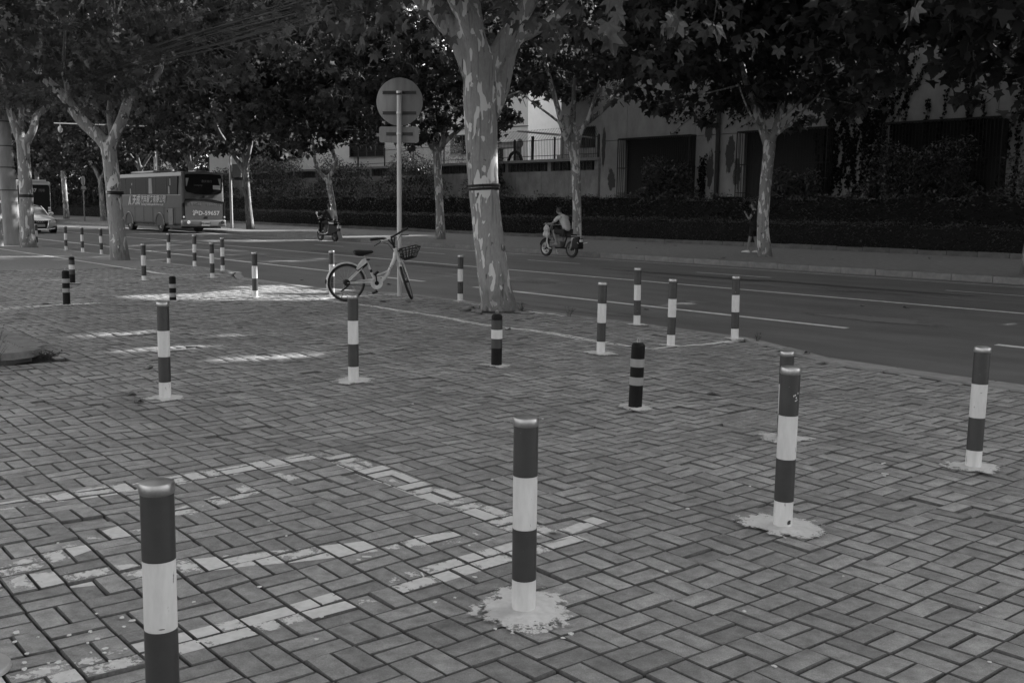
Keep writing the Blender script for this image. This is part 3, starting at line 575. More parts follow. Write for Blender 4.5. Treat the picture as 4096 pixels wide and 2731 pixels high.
# ---------------------------------------------------------------- concrete slab with weeds at the left edge
t = thing('concrete_slab', 'worn concrete slab with a chipped corner lying at the left picture edge', 'slab', P(0, 0, 0), TH)
m = MB(); q = [(-13.3, 1.0), (-10.62, 1.0), (-10.6, 2.55), (-10.68, 2.75), (-10.82, 2.86), (-10.9, 2.84), (-11.05, 2.95), (-13.3, 2.96)]
m.prism(q, .045, .115, 'XY'); m.build('top_slab', 'slab_concrete', t)
m = MB(); q2 = [(-13.3, 1.0), (-10.7, 1.0), (-10.7, 2.5), (-10.95, 2.8), (-13.3, 2.88)]; m.prism(q2, -.1, .05, 'XY'); m.build('plinth', 'kerb_dark', t)
m = MB(); m.box((-12.1, 2.72, .118), (2.3, .012, .008)); m.box((-12.1, 2.68, .118), (2.3, .012, .008)); m.build('groove_edging', 'slab_concrete', t)
def weed(name, lab, u, v, h, n, spread, seed, z=0, m_='leaf_dark', grp=None):
    rr = random.Random(seed); t = thing(name, lab, 'weed', P(u, v, z), 0, grp); st = MB(); lf = MB()
    for i in range(n):
        a = rr.uniform(0, 2*PI); L = h*rr.uniform(.5, 1); dx, dy = math.cos(a)*spread*rr.random(), math.sin(a)*spread*rr.random()
        pts = [(dx*.3, dy*.3, 0), (dx*.6, dy*.6, L*.5), (dx*1.3, dy*1.3, L)]; st.tube(pts, [.003, .002, .001], 4)
        for q in range(int(6+L*26)):
            f = rr.random(); c = Vector(pts[0]).lerp(Vector(pts[2]), f); b = rr.uniform(0, 2*PI); l = rr.uniform(.02, .055); d = Vector((math.cos(b), math.sin(b), rr.uniform(-.2, .7))).normalized()*l; s = d.cross(Vector((0, 0, 1))).normalized()*l*.16
            lf.add([c, c+d*.5+s, c+d, c+d*.5-s], [(0, 1, 2, 3)])
    st.build('stems', 'stem', t); lf.build('leaves', m_, t)
weed('weed', 'tall feathery weed growing against the slab at the left picture edge', -10.52, 2.34, .42, 26, .16, 1)
weed('weed', 'low leafy weed at the chipped corner of the slab', -10.70, 2.84, .11, 34, .16, 2)
weed('weed', 'small weed on the kerb right of the bay corner bollard', -7.55, 10.12, .16, 4, .05, 3)
weed('weed', 'small plant by the road edge right of the big tree', -10.9, 10.12, .2, 6, .07, 4)
weed('weed', 'tuft of grass at the foot of the big tree', -11.75, 9.95, .16, 6, .08, 5)
# ---------------------------------------------------------------- poles and cables at left
t = thing('utility_pole', 'thick tapered concrete utility pole with wire hoops at the left edge', 'pole', P(-39.87, 9.75, 0), 0)
b0, b1 = at(30, 563, 36.9), at(7, 290, 36.9); dxp = (b1.x-b0.x)/(b1.z-b0.z)
m = MB(); m.tube([(dxp*z, 0, z) for z in (-.3, 2, 4, 6, 9)], [.30, .27, .245, .22, .19], 20); m.build('shaft', 'concrete_pole', t, True)
for z in (1.95, 2.75, 3.5, 4.35, 4.75):
    m = MB(); r = .31-.0135*z; m.lathe([(r-.02, -.02), (r, -.018), (r, .018), (r-.02, .02)], 20, 'Z', (dxp*z, 0, z)); m.build('hoop', 'rust', t, True)
m = MB(); m.box((dxp*4.55-.02, -.2, 4.6), (.22, .12, .4)); m.build('junction_box', 'grey_plastic', t)
t = thing('thin_pole', 'pale thin pole cut by the left picture edge beside the utility pole', 'pole', at(0, 561, 36.2), 0)
t.location.z = 0; m = MB(); m.tube([(0, 0, -.1), (-.12, 0, 1.4), (-.3, 0, 3.4)], [.13, .11, .1], 14); m.build('shaft', 'concrete_pole', t, True)
t = thing('overhead_cables', 'bundle of black overhead cables crossing the tree crowns at upper left', 'cables', (0, 0, 0), TH)
rc = random.Random(5)
for k in range(24):
    v, z = 9.2+rc.gauss(0, .10), 4.95+rc.gauss(0, .12); s = rc.uniform(.0, .12); ph = rc.uniform(0, 6)
    if k < 4: z += .32+.06*k
    pts = [(u, v+.05*math.sin(u*.3+ph), z-.0008*s*(40*40-(u+18)**2)*.25+.035*math.sin(u*.5+ph)) for u in np.arange(-39.7, -1.9, 1.0)]
    m = MB(); m.tube(pts, rc.choice((.005, .007, .009)), 5); m.build('cable', 'cable', t)
# street lamp / camera poles on the far side
t = thing('camera_pole', 'pole with a pale arm and a hanging dome camera behind the left forked tree', 'camera pole', P(-64.5, 24.4, 0), 0)
pa, pb_ = at(125, 281, 70), at(262, 291, 70-5.2)
m = MB(); m.tube([(0, 0, 0), (0, 0, 6.6)], [.09, .06], 12); m.build('pole', 'galvanised', t, True)
base = P(-64.5, 24.4, 0); top_ = Vector((0, 0, 6.3)); tip = P(-75.2, 21.4, 6.9)-base
m = MB(); m.tube([top_, tip], [.05, .04], 10); m.build('arm', 'bus_white', t, True)
cpt = top_.lerp(tip, .94); m = MB(); m.tube([cpt, cpt+Vector((0, 0, -.22))], .03, 8); m.build('hanger', 'bus_white', t)
m = MB(); m.lathe([(.03, .16), (.12, .12), (.15, .02), (.15, -.1), (.12, -.2), (.05, -.27), (0, -.28)], 16, 'Z', cpt+Vector((0, 0, -.36))); m.build('dome_camera', 'bus_white', t, True)
for (dx, yb, Y, H, lab) in ((531, 521, None, 4.9, 'slim grey street pole with a small box on the far sidewalk right of the coach'), (356, 515, None, 6.6, 'slim grey pole rising behind the coach roof')):
    pos = P(-57.3, 26.0, walk_z(26)) if dx == 531 else P(-69.1, 26.0, walk_z(26))
    t = thing('street_pole', lab, 'pole', pos, 0); m = MB(); m.tube([(0, 0, -.1), (-.02, 0, H)], [.09, .07], 12); m.build('shaft', 'galvanised', t, True)
    if dx == 531: m = MB(); m.box((.38, 0, 3.35), (.5, .2, .75)); m.build('control_box', 'grey_plastic', t); m = MB(); m.box((.12, 0, 3.35), (.12, .06, .06)); m.build('bracket', 'steel', t)
t = thing('bus_stop_sign', 'oval bus stop sign on a thin post right of the dark city bus', 'sign', P(-79.6, 24.5, walk_z(24.5)), 0)
m = MB(); m.tube([(0, 0, 0), (0, 0, 3.0)], .05, 10); m.build('post', 'grey_plastic', t)
m = MB(); m.lathe([(0, -.03), (.2, -.03), (.2, .03), (0, .03)], 20, 'Y', (0, 0, 0)); o = m.build('oval_plate', 'grey_plastic', t, 30); o.location = (0, 0, 3.0); o.scale = (.75, 1, 1.75)
m = MB(); m.lathe([(.17, -.034), (.2, -.034), (.2, .034), (.17, .034)], 20, 'Y', (0, 0, 0), True); o = m.build('rim', 'sign_back', t, 30); o.location = (0, 0, 3.0); o.scale = (.77, 1, 1.77)
m = MB(); m.box((.03, -.02, 2.5), (.34, .05, .22)); m.build('small_plate', 'grey_plastic', t)
# ---------------------------------------------------------------- litter and fallen leaves
def litter(name, lab, cat, grp, pts, maker, mt):
    for k, (px, py) in enumerate(pts):
        d = ray(px, py); t_ = -CAM_Z/d.z; x, y = d.x*t_, d.y*t_; u, v = x*U[0]+y*U[1], x*V[0]+y*V[1]
        vv = v; z = hz(u, v)+.004 if v < 10.3 else (road_z(v)+.006 if v < KV else walk_z(v)+.008)
        m = MB(); maker(m, random.Random(k*7+len(name))); o = m.build(name, mt); o.location = (x, y, z); o.rotation_euler = (0, 0, k*1.9); zone = 'on the plaza bricks' if v < 10.3 else ('on the road asphalt' if v < KV else 'on the far sidewalk'); tag(o, lab % zone, cat, grp+' '+zone)
def butt(m, r): m.tube([(-.028, 0, .004), (-.004, 0, .004)], .004, 6); m.tube([(-.004, 0, .004), (.012, 0, .004)], .0042, 6)
S48 = 2.296
litter('cigarette_butt', 'cigarette butt lying %s', 'cigarette butt', 'cigarette butts', [(1474, 2233), (1688, 2298), (3530, 1862), (3545, 1990-90)], butt, 'chip')
def chip(m, r):
    n = 6; rad = r.uniform(.006, .014); m.prism([(rad*r.uniform(.5, 1.2)*math.cos(2*PI*i/n), rad*r.uniform(.5, 1.2)*math.sin(2*PI*i/n)) for i in range(n)], 0, .003, 'XY')
rc = random.Random(12)
cp = [(360, 2518), (390, 2548), (420, 2588), (195, 2650), (364, 2651), (537, 2651), (526, 2472), (494, 2497), (350, 2565), (440, 2640), (775, 2397), (232, 2184), (2250, 2558), (1740, 2405), (1818, 2388), (1650, 1622), (2170, 1672), (3538, 1905), (60, 2564), (2285, 2540), (2191, 2513), (2200, 2520)]
cp += [(rc.uniform(60, 700), rc.uniform(2420, 2700)) for _ in range(14)]+[(rc.uniform(700, 4000), rc.uniform(1900, 2700)) for _ in range(22)]
litter('paint_chip', 'pale flake of paint or stone lying %s', 'chip', 'pale chips', cp, chip, 'chip')
def dleaf(m, r):
    s = r.uniform(.05, .09); m.add([(0, -s, 0), (s*.7, -s*.3, .03), (s*.5, s*.5, .005), (0, s, .035), (-s*.6, s*.4, .0), (-s*.7, -s*.4, .025)], [(0, 1, 2, 3), (0, 3, 4, 5)])
dl = [(594, 1480), (520, 1585), (552, 1618), (2100-68, 1322), (1206, 1121), (1555, 1124), (1535, 1207), (2585, 1222), (3228, 1418), (2860, 2220-640), (2548, 1010), (2700, 1003), (2660, 996), (2420, 966), (2405, 962), (3210, 1012), (3330, 1060), (3360, 1007), (3715, 1060), (3885, 1036), (1565, 918), (1650, 935), (1900, 985), (2870, 1053), (2890, 1050), (2160, 1000), (1130, 905), (450, 1003), (420, 970), (340, 1003), (3450, 1218), (3625, 1225), (3890, 1230), (3090, 985), (3140, 1000), (2580, 997)]
litter('fallen_leaf', 'dry fallen plane leaf lying %s', 'leaf', 'fallen leaves', dl, dleaf, 'dead_leaf')
# ================================================================ foliage
half = [(.0, .0), (.28, -.10), (.47, .0), (.30, .14), (.60, .46), (.2, .45), (.16, .62)]
LN = np.array([(0, 0)]+half[1:]+[(0, .98)]+[(-x, y) for x, y in half[:0:-1]])
LF = np.array([(0, -.04), (.46, -.05), (.34, .16), (.60, .46), (.25, .52), (0, 1.0), (-.25, .52), (-.60, .46), (-.34, .16), (-.46, -.05)])
LS = np.array([(0, 0), (.22, .45), (0, 1), (-.22, .45)])
def leaves(name, cen, size, shape, mats, droop=(-75, 15), seed=0, fold=.12, up=None):
    rg = np.random.default_rng(seed); n = len(cen); k = len(shape)
    yaw = rg.uniform(0, 2*PI, n); pit = np.radians(rg.uniform(droop[0], droop[1], n)); rol = rg.normal(0, .45, n); s = size*rg.uniform(.65, 1.2, n)
    x = shape[:, 0][None]*s[:, None]; y = shape[:, 1][None]*s[:, None]; z = np.abs(x)*fold*rg.uniform(-1, 2, n)[:, None]-.25*y*y/np.maximum(s, .01)[:, None]
    cr, sr = np.cos(rol)[:, None], np.sin(rol)[:, None]; x, z = x*cr+z*sr, -x*sr+z*cr
    cp, sp = np.cos(pit)[:, None], np.sin(pit)[:, None]; y, z = y*cp-z*sp, y*sp+z*cp
    cy_, sy = np.cos(yaw)[:, None], np.sin(yaw)[:, None]; x, y = x*cy_-y*sy, x*sy+y*cy_
    vs_ = np.stack([x, y, z], -1)+np.asarray(cen)[:, None, :]
    return fastmesh(name, vs_.reshape(-1, 3), np.arange(n*k), np.full(n, k), mats)
def crown_points(seed, ncl, per, rx, ry, rz, cz, crad=.55, inner=.35, cut=None, gaps=.0):
    rg = np.random.default_rng(seed); d = rg.normal(size=(ncl*3, 3)); d /= np.linalg.norm(d, axis=1)[:, None]; r = rg.uniform(inner**3, 1, ncl*3)**(1/3)
    r *= 1+.16*np.sin(d[:, 0]*5+seed)*np.cos(d[:, 1]*6)+.1*np.sin(d[:, 2]*9+d[:, 0]*7)
    p = d*r[:, None]*np.array([rx, ry, rz])+np.array([0, 0, cz])
    if gaps:
        f = np.sin(p[:, 0]*1.5+seed)*np.sin(p[:, 1]*1.4+seed*2)*np.sin(p[:, 2]*1.7+1); p = p[f > -1+gaps*.5]
    p = p[:ncl]; cl = np.repeat(p, per, 0); off = rg.normal(size=(len(cl), 3)); off *= (crad*rg.uniform(.2, 1, len(cl))/np.linalg.norm(off, axis=1))[:, None]; off[:, 2] *= .7
    q = cl+off
    if cut is not None: q = q[q[:, 2] > cut+.5*np.sin(q[:, 0]*1.3)*np.cos(q[:, 1]*1.1)]
    return q, p
pts_n, cl_n = crown_points(3, 620, 30, 6.2, 6.2, 4.0, 8.6, .6, .4)
crown_near = leaves('crown', pts_n, .22, LN, ['leaf'], (-80, 10), 11)
pts_n2, cl_n2 = crown_points(31, 640, 30, 6.0, 6.2, 4.2, 8.4, .6, .4)
crown_near2 = leaves('crown', pts_n2, .23, LN, ['leaf'], (-80, 10), 13)
CF = []
for sd in (5, 8):
    q, cl = crown_points(sd, 880, 30, 5.7, 5.7, 6.0, 9.9, .66, .42, cut=4.4); CF.append((leaves('crown', q, .28, LF, ['leaf_dark'], (-80, 10), sd+20), cl))
q, cl = crown_points(17, 640, 30, 5.5, 5.5, 5.6, 10.2, .64, .45, cut=5.6); crown_open = leaves('crown', q, .24, LF, ['leaf_dark'], (-80, 10), 41)
def carve(rays):
    "gaps in the crowns where the sun gets through: leaves near these sun rays are missing"
    bpy.context.view_layer.update(); d = np.array(sdir)
    for o in [x for x in C.objects if x.name.split('.')[0] == 'crown']:
        me = o.data; nv = len(me.vertices); co = np.empty(nv*3, np.float32); me.vertices.foreach_get('co', co); co = co.reshape(-1, 3); k = me.polygons[0].loop_total
        Mw = np.array(o.matrix_world); lc = co.reshape(-1, k, 3).mean(1) @ Mw[:3, :3].T+Mw[:3, 3]; bad = np.zeros(len(lc), bool)
        for p, r in rays:
            q = lc-np.array(p); al = q @ d; bad |= (np.linalg.norm(q-al[:, None]*d, axis=1) < r+.09) & (al > 0)
        if bad.sum() < 12: continue
        kp = co.reshape(-1, k, 3)[~bad]; o.data = fastmesh('crown', kp.reshape(-1, 3), np.arange(len(kp)*k), np.full(len(kp), k), [me.materials[0].name])
def lanes(me, seed, cz, rx, rz, n, r0=.3, r1=.6, zlo=4.5, zhi=9.5):
    "thin spots on the camera side of a crown, where leaves catch the sun"
    rg = np.random.default_rng(seed); nv = len(me.vertices); co = np.empty(nv*3, np.float32); me.vertices.foreach_get('co', co); k = me.polygons[0].loop_total; co = co.reshape(-1, k, 3); lc = co.mean(1); d = np.array(sdir); bad = np.zeros(len(lc), bool)
    for i in range(n):
        a = rg.uniform(PI*1.0, PI*2.0); z = rg.uniform(zlo, zhi); f = math.sqrt(max(.1, 1-((z-cz)/rz)**2))*rg.uniform(.25, .9); p = np.array([rx*f*math.cos(a), rx*f*math.sin(a), z])
        q = lc-p; al = q @ d; bad |= (np.linalg.norm(q-al[:, None]*d, axis=1) < rg.uniform(r0, r1)) & (al > 0)
    kp = co[~bad]; return fastmesh('crown', kp.reshape(-1, 3), np.arange(len(kp)*k), np.full(len(kp), k), [me.materials[0].name])
q, cl = crown_points(9, 1150, 30, 5.9, 5.9, 6.2, 10.0, .66, .42, cut=4.4); CFP = [(leaves('crown', q, .28, LF, ['leaf_dark'], (-80, 10), 29), cl)]*2
CF = [(lanes(me, 60+i, 9.9, 5.7, 6.0, 26), cl) for i, (me, cl) in enumerate(CF)]
crown_open = lanes(crown_open, 70, 10.2, 5.5, 5.6, 6, .2, .35)
crown_near = lanes(crown_near, 71, 8.6, 6.2, 4.0, 10, .25, .5, 4.8, 7.5); crown_near2 = lanes(crown_near2, 72, 8.4, 6.0, 4.2, 22, .25, .5, 4.5, 7.5)
def tree(name, lab, base, skel, crown, bark, voxel, crown_off=(0, 0, 0), crown_rot=0, crown_scale=1, band=None, grp=None, twigs=None):
    """skel: list of limbs, each a list of (x, y, z, r) relative to the base"""
    t = thing(name, lab, 'tree', base, 0, grp); m = MB()
    for limb in skel:
        pp = [Vector(p[:3]) for p in limb]; rr_ = [p[3] for p in limb]; pts, rad = [], []
        for i in range(len(pp)-1):                       # Catmull-Rom through the surveyed points
            p0, p1, p2, p3 = pp[max(i-1, 0)], pp[i], pp[i+1], pp[min(i+2, len(pp)-1)]
            for s in np.linspace(0, 1, 5)[:-1]:
                pts.append(.5*((2*p1)+(p2-p0)*s+(2*p0-5*p1+4*p2-p3)*s*s+(3*p1-p0-3*p2+p3)*s**3)); rad.append(rr_[i]*(1-s)+rr_[i+1]*s)
        pts.append(pp[-1]); rad.append(rr_[-1]); m.tube(pts, rad, 12)
    me = remeshed(m, voxel, 3); me.name = 'trunk'; me.materials.append(MATS[bark]); inst('trunk', me, t)
    if twigs:
        tm = MB(); rr2 = random.Random(len(lab))
        for a, b in twigs:
            a, b = Vector(a), Vector(b); mid = (a+b)/2+Vector((rr2.uniform(-.2, .2), rr2.uniform(-.2, .2), rr2.uniform(-.1, .25))); tm.tube([a, mid, b], [.03, .018, .007], 5)
        tm.build('twigs', bark, t)
    if crown is not None: inst('crown', crown, t, crown_off, (0, 0, crown_rot), (crown_scale,)*3)
    return t
def band(t, z, r, cx, m_='black_plastic', hgt=.07, name='tie_band', tilt=0):
    for q in (-1, 1):
        m = MB(); m.lathe([(r-.02, -.022), (r, -.018), (r+.004, 0), (r, .018), (r-.02, .022)], 28); o = m.build(name, m_, t, True); o.location = (cx[0], cx[1], z+q*.024); o.rotation_euler = (0, tilt, 0)
def rel(base, pts, Y): return [tuple(at(p[0], p[1], Y+(p[3] if len(p) > 3 else 0))-Vector(base))+(p[2],) for p in pts]
def tw(skel, cl, n, seed, off=(0, 0, 0)):
    rr = random.Random(seed); ends = [l[-1][:3] for l in skel[1:]]+[l[-2][:3] for l in skel[1:]]; out = []
    for q in rr.sample(list(map(tuple, cl)), n):
        q = Vector(q)+Vector(off); e_ = min(ends, key=lambda w_: (Vector(w_)-q).length)
        if (Vector(e_)-q).length < 5: out.append((e_, q))
    return out
# the big tree by the bicycle
B0 = P(-12.18, 9.84, 0)
sk = [[(0, 0, -.2, .33), (0, 0, .0, .30), (-.03, 0, .2, .262), (-.09, 0, .55, .245), (-.2, 0, 1.4, .228), (-.26, 0, 2.0, .232), (-.3, 0, 2.9, .256), (-.31, 0, 3.5, .262), (-.3, 0, 3.8, .26)],
      [(-.38, 0, 3.45, .19), (-.6, .05, 4.0, .18), (-.95, .1, 4.43, .165), (-1.28, .2, 4.76, .155), (-2.2, .6, 6, .12), (-3, 1, 8, .07)],
      [(-.28, -.05, 3.6, .18), (-.46, -.15, 4.25, .16), (-.72, -.25, 4.72, .145), (-1.3, -.8, 6.5, .1), (-1.6, -1.4, 8.4, .06)],
      [(-.2, .02, 3.55, .17), (.15, .02, 4.2, .135), (.45, .05, 4.7, .125), (1.0, .4, 6.3, .09), (1.8, .9, 8.2, .06)],
      [(-.16, .1, 2.85, .1), (.02, .12, 3.3, .1), (.13, .12, 3.8, .088), (.24, .12, 4.05, .085), (.52, .15, 4.2, .08), (.97, .2, 4.55, .075), (1.8, .3, 5.6, .06), (3, .8, 7, .04)],
      [(-.3, .2, 3.6, .14), (-.5, 1.0, 5.2, .1), (-.6, 2.2, 7.4, .06)]]
T = tree('plane_tree', 'big pale plane tree with a black tie band, standing right of the bicycle', B0, sk, crown_near, 'bark_near', .028, (-.3, 0, 0), .6, 1, grp='near row of plane trees', twigs=tw(sk, cl_n, 50, 1))
band(T, 1.86, .243, (-.245, 0), tilt=R(-3))
m = MB(); rr = random.Random(2)
for i in range(7):
    a = i*.9+.3; m.tube([(.24*math.cos(a), .24*math.sin(a), .06), (.32*math.cos(a+.1), .32*math.sin(a+.1), .0), (.4*math.cos(a+.2), .38*math.sin(a+.2), -.04)], [.05, .035, .02], 8)
m.build('root', 'bark_near', T, True)
blot('tree_pit_soil', -12.15, 9.8, .75, .5, 'damp', lambda q: 0.0, .009, pavement, seed=77, jag=.25)
rb = random.Random(6)
for i in range(9):
    a = rb.uniform(-.6, 3.6); o = inst('loose_brick', protos[i % 4], pavement, (-12.1+rb.uniform(.42, .62)*math.cos(a), 9.75-rb.uniform(.38, .5)*math.sin(a), .012+rb.uniform(0, .02)), (rb.uniform(-.12, .12), rb.uniform(-.12, .12), rb.uniform(0, 3)))
# left forked tree
Y2 = 28.2; B2 = P(-28.59, 9.71, 0); Y2 = B2.y
sk = [rel(B2, [(277, 606, .30), (276, 596, .27), (270, 540, .225), (264, 480, .215), (259, 420, .205), (252, 360, .2), (246, 330, .21)], Y2),
      rel(B2, [(250, 345, .17), (228, 315, .17), (195, 285, .16), (170, 255, .15), (150, 225, .14), (118, 195, .125, .3), (92, 168, .11, .5), (60, 130, .09, .8), (20, 60, .06, 1)], Y2),
      rel(B2, [(252, 340, .15), (264, 310, .15), (282, 270, .145), (296, 228, .13, .4), (316, 208, .11, .6), (352, 186, .09, .8), (372, 150, .07, 1), (385, 60, .05, 1.2)], Y2),
      rel(B2, [(160, 240, .08), (152, 190, .07, -.3), (146, 160, .06, -.4), (150, 60, .04, -.8)], Y2), rel(B2, [(258, 320, .09), (250, 250, .07, .8), (262, 180, .05, 1.4), (262, 60, .04, 1.8)], Y2),
      rel(B2, [(98, 172, .07), (94, 130, .05), (94, 60, .04)], Y2)]
T = tree('plane_tree', 'forked plane tree with black tie band standing in front of the coach', B2, sk, crown_near2, 'bark_near', .035, (-.3, 0, 0), 0, 1, grp='near row of plane trees', twigs=tw(sk, cl_n2, 50, 2))
c = at(264, 443, Y2)-B2; band(T, c.z, .225, (c.x, 0), tilt=R(2))
B3 = P(-37.8, 9.75, 0); Y3 = B3.y
sk = [rel(B3, [(67, 576, .33), (66, 566, .29), (62, 520, .24), (60, 450, .225), (57, 400, .22), (54, 350, .21), (52, 325, .21)], Y3),
      rel(B3, [(50, 335, .15), (38, 300, .14), (25, 262, .12), (12, 215, .1), (0, 160, .08), (-20, 60, .05)], Y3), rel(B3, [(56, 335, .15), (75, 300, .13), (85, 265, .12, .4), (110, 240, .1, .8), (130, 150, .07, 1)], Y3),
      rel(B3, [(53, 325, .12), (48, 280, .1, .5), (55, 200, .07, 1)], Y3)]
T = tree('plane_tree', 'leftmost near plane tree with black band, beside the utility pole', B3, sk, crown_near, 'bark_near', .04, (-.2, 0, 0), .3, 1, grp='near row of plane trees', twigs=tw(sk, cl_n, 30, 3))
c = at(60, 450, Y3)-B3; band(T, c.z, .24, (c.x, 0))
def generic(seed, h=4.0, r=.2, lean=0):
    rr = random.Random(seed); s = [[(0, 0, -.2, r*1.35), (0, 0, .05, r*1.2), (lean*.3, 0, 1.2, r), (lean*.7, 0, 2.6, r*.95), (lean, 0, h-.3, r*1.02)]]
    for k in range(5):
        a = k*2*PI/5+rr.uniform(-.4, .4); o = rr.uniform(1.6, 2.6); s.append([(lean, 0, h-.7, r*.7), (lean+.3*math.cos(a), .3*math.sin(a), h, r*.6), (lean+.55*o*math.cos(a), .55*o*math.sin(a), h+1.5, r*.45), (lean+o*math.cos(a), o*math.sin(a), h+3.4, r*.3), (lean+1.4*o*math.cos(a+.2), 1.4*o*math.sin(a+.2), h+6, r*.15)])
    return s
for k, (u, v) in enumerate(((7.0, 9.8), (-47.2, 9.8), (-56.5, 9.8))):
    s = generic(k); tree('plane_tree', ['plane tree right of the view whose low leafy twigs hang into the upper right', 'plane tree beyond the left picture edge, its crown reaching in', 'farthest plane tree of the near row beyond the left picture edge'][k], P(u, v, 0), s, (crown_near2, crown_near, crown_near2)[k], 'bark_near', .06, (0, 0, 0 if k else .35), k*1.4+.5, 1.15, grp='near row of plane trees')
s = generic(77); tree('plane_tree', 'plane tree standing behind the viewpoint, out of the picture', Vector((-2.0, -1.6, 0)), s, CFP[0][0], 'bark_near', .07, (0, 0, .6), .9, 1.05, grp='near row of plane trees')  # added out of view so its crown darkens the near paving
s = generic(78); tree('plane_tree', 'plane tree standing left of the viewpoint, out of the picture', Vector((-8.4, 3.0, 0)), s, CFP[1][0], 'bark_near', .07, (0, 0, .6), 1.9, 1.05, grp='near row of plane trees')  # added out of view to hold sky light off the left paving
# far row, surveyed trunks
FT = [(1757, 590, 26.2, [(1757, 594, .27), (1757, 586, .24), (1752, 520, .185), (1757, 440, .18), (1765, 360, .185), (1768, 330, .2)],
       [[(1766, 340, .15), (1752, 290, .14), (1740, 240, .13), (1728, 190, .11), (1715, 100, .07)], [(1768, 335, .14), (1785, 290, .12), (1800, 240, .12), (1812, 150, .1), (1830, 60, .06)], [(1768, 320, .07), (1795, 300, .06), (1830, 268, .05), (1870, 225, .04)], [(1750, 300, .05), (1720, 262, .045), (1690, 200, .04), (1660, 120, .03)], [(1796, 270, .06), (1830, 240, .05), (1870, 190, .04)]],
       'plane tree with white flaking bark beside the pedestrian', 'bark_far', 'a', 0),
      (1322, 566, 26.2, [(1324, 574, .25), (1324, 562, .22), (1325, 500, .17), (1324, 430, .17), (1322, 380, .175), (1318, 350, .19)],
       [[(1316, 356, .13), (1300, 320, .12), (1290, 290, .11), (1278, 250, .1), (1250, 150, .07)], [(1322, 350, .13), (1330, 315, .12), (1345, 285, .11), (1372, 262, .1), (1420, 215, .08), (1470, 120, .05)], [(1318, 345, .12), (1312, 290, .11), (1318, 240, .1), (1322, 150, .07), (1318, 40, .05)], [(1288, 285, .06), (1262, 265, .055), (1225, 240, .045), (1195, 215, .03)], [(1345, 290, .09), (1362, 240, .08), (1378, 180, .06), (1390, 80, .05)], [(1300, 310, .06), (1285, 285, .05), (1300, 265, .05), (1322, 288, .05)]],
       'plane tree with many spreading limbs standing behind the moped rider', 'bark_far', 'open', 1),
      (1012, 547, 26.5, [(1012, 552, .27), (1012, 544, .24), (1010, 480, .18), (1007, 420, .18), (1005, 370, .19), (1004, 345, .2)],
       [[(1002, 355, .14), (985, 325, .12), (970, 290, .1), (955, 230, .07), (930, 100, .05)], [(1004, 345, .14), (1000, 300, .12), (992, 250, .09), (990, 150, .06)], [(1006, 350, .13), (1025, 325, .11), (1050, 305, .1), (1075, 280, .08), (1110, 200, .05)], [(1010, 345, .1), (1020, 310, .08), (1028, 270, .07), (1040, 150, .05)]],
       'straight plane tree between the sign pole and the big tree', 'bark_far', 'b', 2),
      (573, 525, 26.3, [(576, 529, .28), (575, 522, .25), (570, 470, .19), (566, 420, .18), (562, 385, .19)],
       [[(560, 392, .15), (540, 360, .13), (520, 325, .11), (500, 280, .08), (470, 150, .05)], [(564, 388, .14), (572, 350, .12), (580, 300, .09), (590, 150, .06)], [(562, 385, .1), (556, 320, .08), (550, 220, .05)]],
       'plane tree on the far sidewalk just right of the coach', 'bark_dim', 'a', 3),
      (768, 522, 27.3, [(772, 530, .26), (770, 520, .22), (764, 470, .16), (757, 430, .16), (752, 405, .17)],
       [[(750, 412, .12), (735, 395, .1), (726, 372, .09), (724, 330, .07), (700, 250, .05)], [(754, 408, .13), (768, 390, .12), (774, 370, .11), (766, 340, .1), (770, 300, .08), (790, 180, .05)], [(735, 395, .06), (728, 388, .05), (722, 384, .04)]],
       'plane tree with bright forked limbs behind the scooter rider', 'bark_far', 'b', 4),
      (235, 506, 27, [(240, 511, .28), (238, 504, .25), (234, 460, .19), (230, 410, .18)], [[(230, 415, .15), (215, 385, .13), (195, 350, .1), (170, 250, .06)], [(232, 412, .14), (240, 385, .12), (246, 330, .1), (260, 200, .06)]],
       'dim plane tree behind the left forked tree, left of the coach', 'bark_dim', 'a', 5),
      (152, 502, 27, [(154, 507, .3), (153, 500, .26), (150, 460, .21), (146, 410, .2), (143, 385, .2)], [[(142, 392, .15), (135, 350, .12), (120, 250, .07)], [(145, 390, .15), (152, 370, .13), (160, 320, .1), (180, 200, .06)]],
       'plane tree right of the bus stop sign, lit along its right edge', 'bark_far', 'b', 6)]
for (dx, dy, v, tr, limbs, lab, bark, cr, k) in FT:
    d = ray(dx*4096/2352, 0); dd = np.array([d.x, d.y]); s_ = v/(dd @ V); xy = dd*s_; base = Vector((xy[0], xy[1], walk_z(v))); Y = base.y
    def fix(l): return rel(base, l, Y)
    tk = fix(tr); z0 = tk[1][2]; tk = [(p[0], p[1], p[2] if i > 1 else (-.3 if i == 0 else .02), p[3]) for i, p in enumerate(tk)]
    sk = [tk]+[fix(l) for l in limbs]
    j = random.Random(k); sk2 = []
    for i, l in enumerate(sk):
        if i == 0: sk2.append(l); continue
        n_ = len(l); dy_ = j.uniform(-1.6, 1.6); sk2.append([(p[0], p[1]+dy_*(q/(n_-1))**1.5, p[2], p[3]) for q, p in enumerate(l)])
    me, cl = ((CFP if k < 1 else CF)[0] if cr == 'a' else CF[1]) if cr != 'open' else (crown_open, CF[0][1])
    tree('plane_tree', lab, base, sk2, me, bark, .045, (0, 0, 0), .25*math.sin(k*2.1), 1, grp='far row of plane trees', twigs=tw(sk2, cl, 45, k))
Rb = P(-11.05, 25.1, walk_z(25.1))
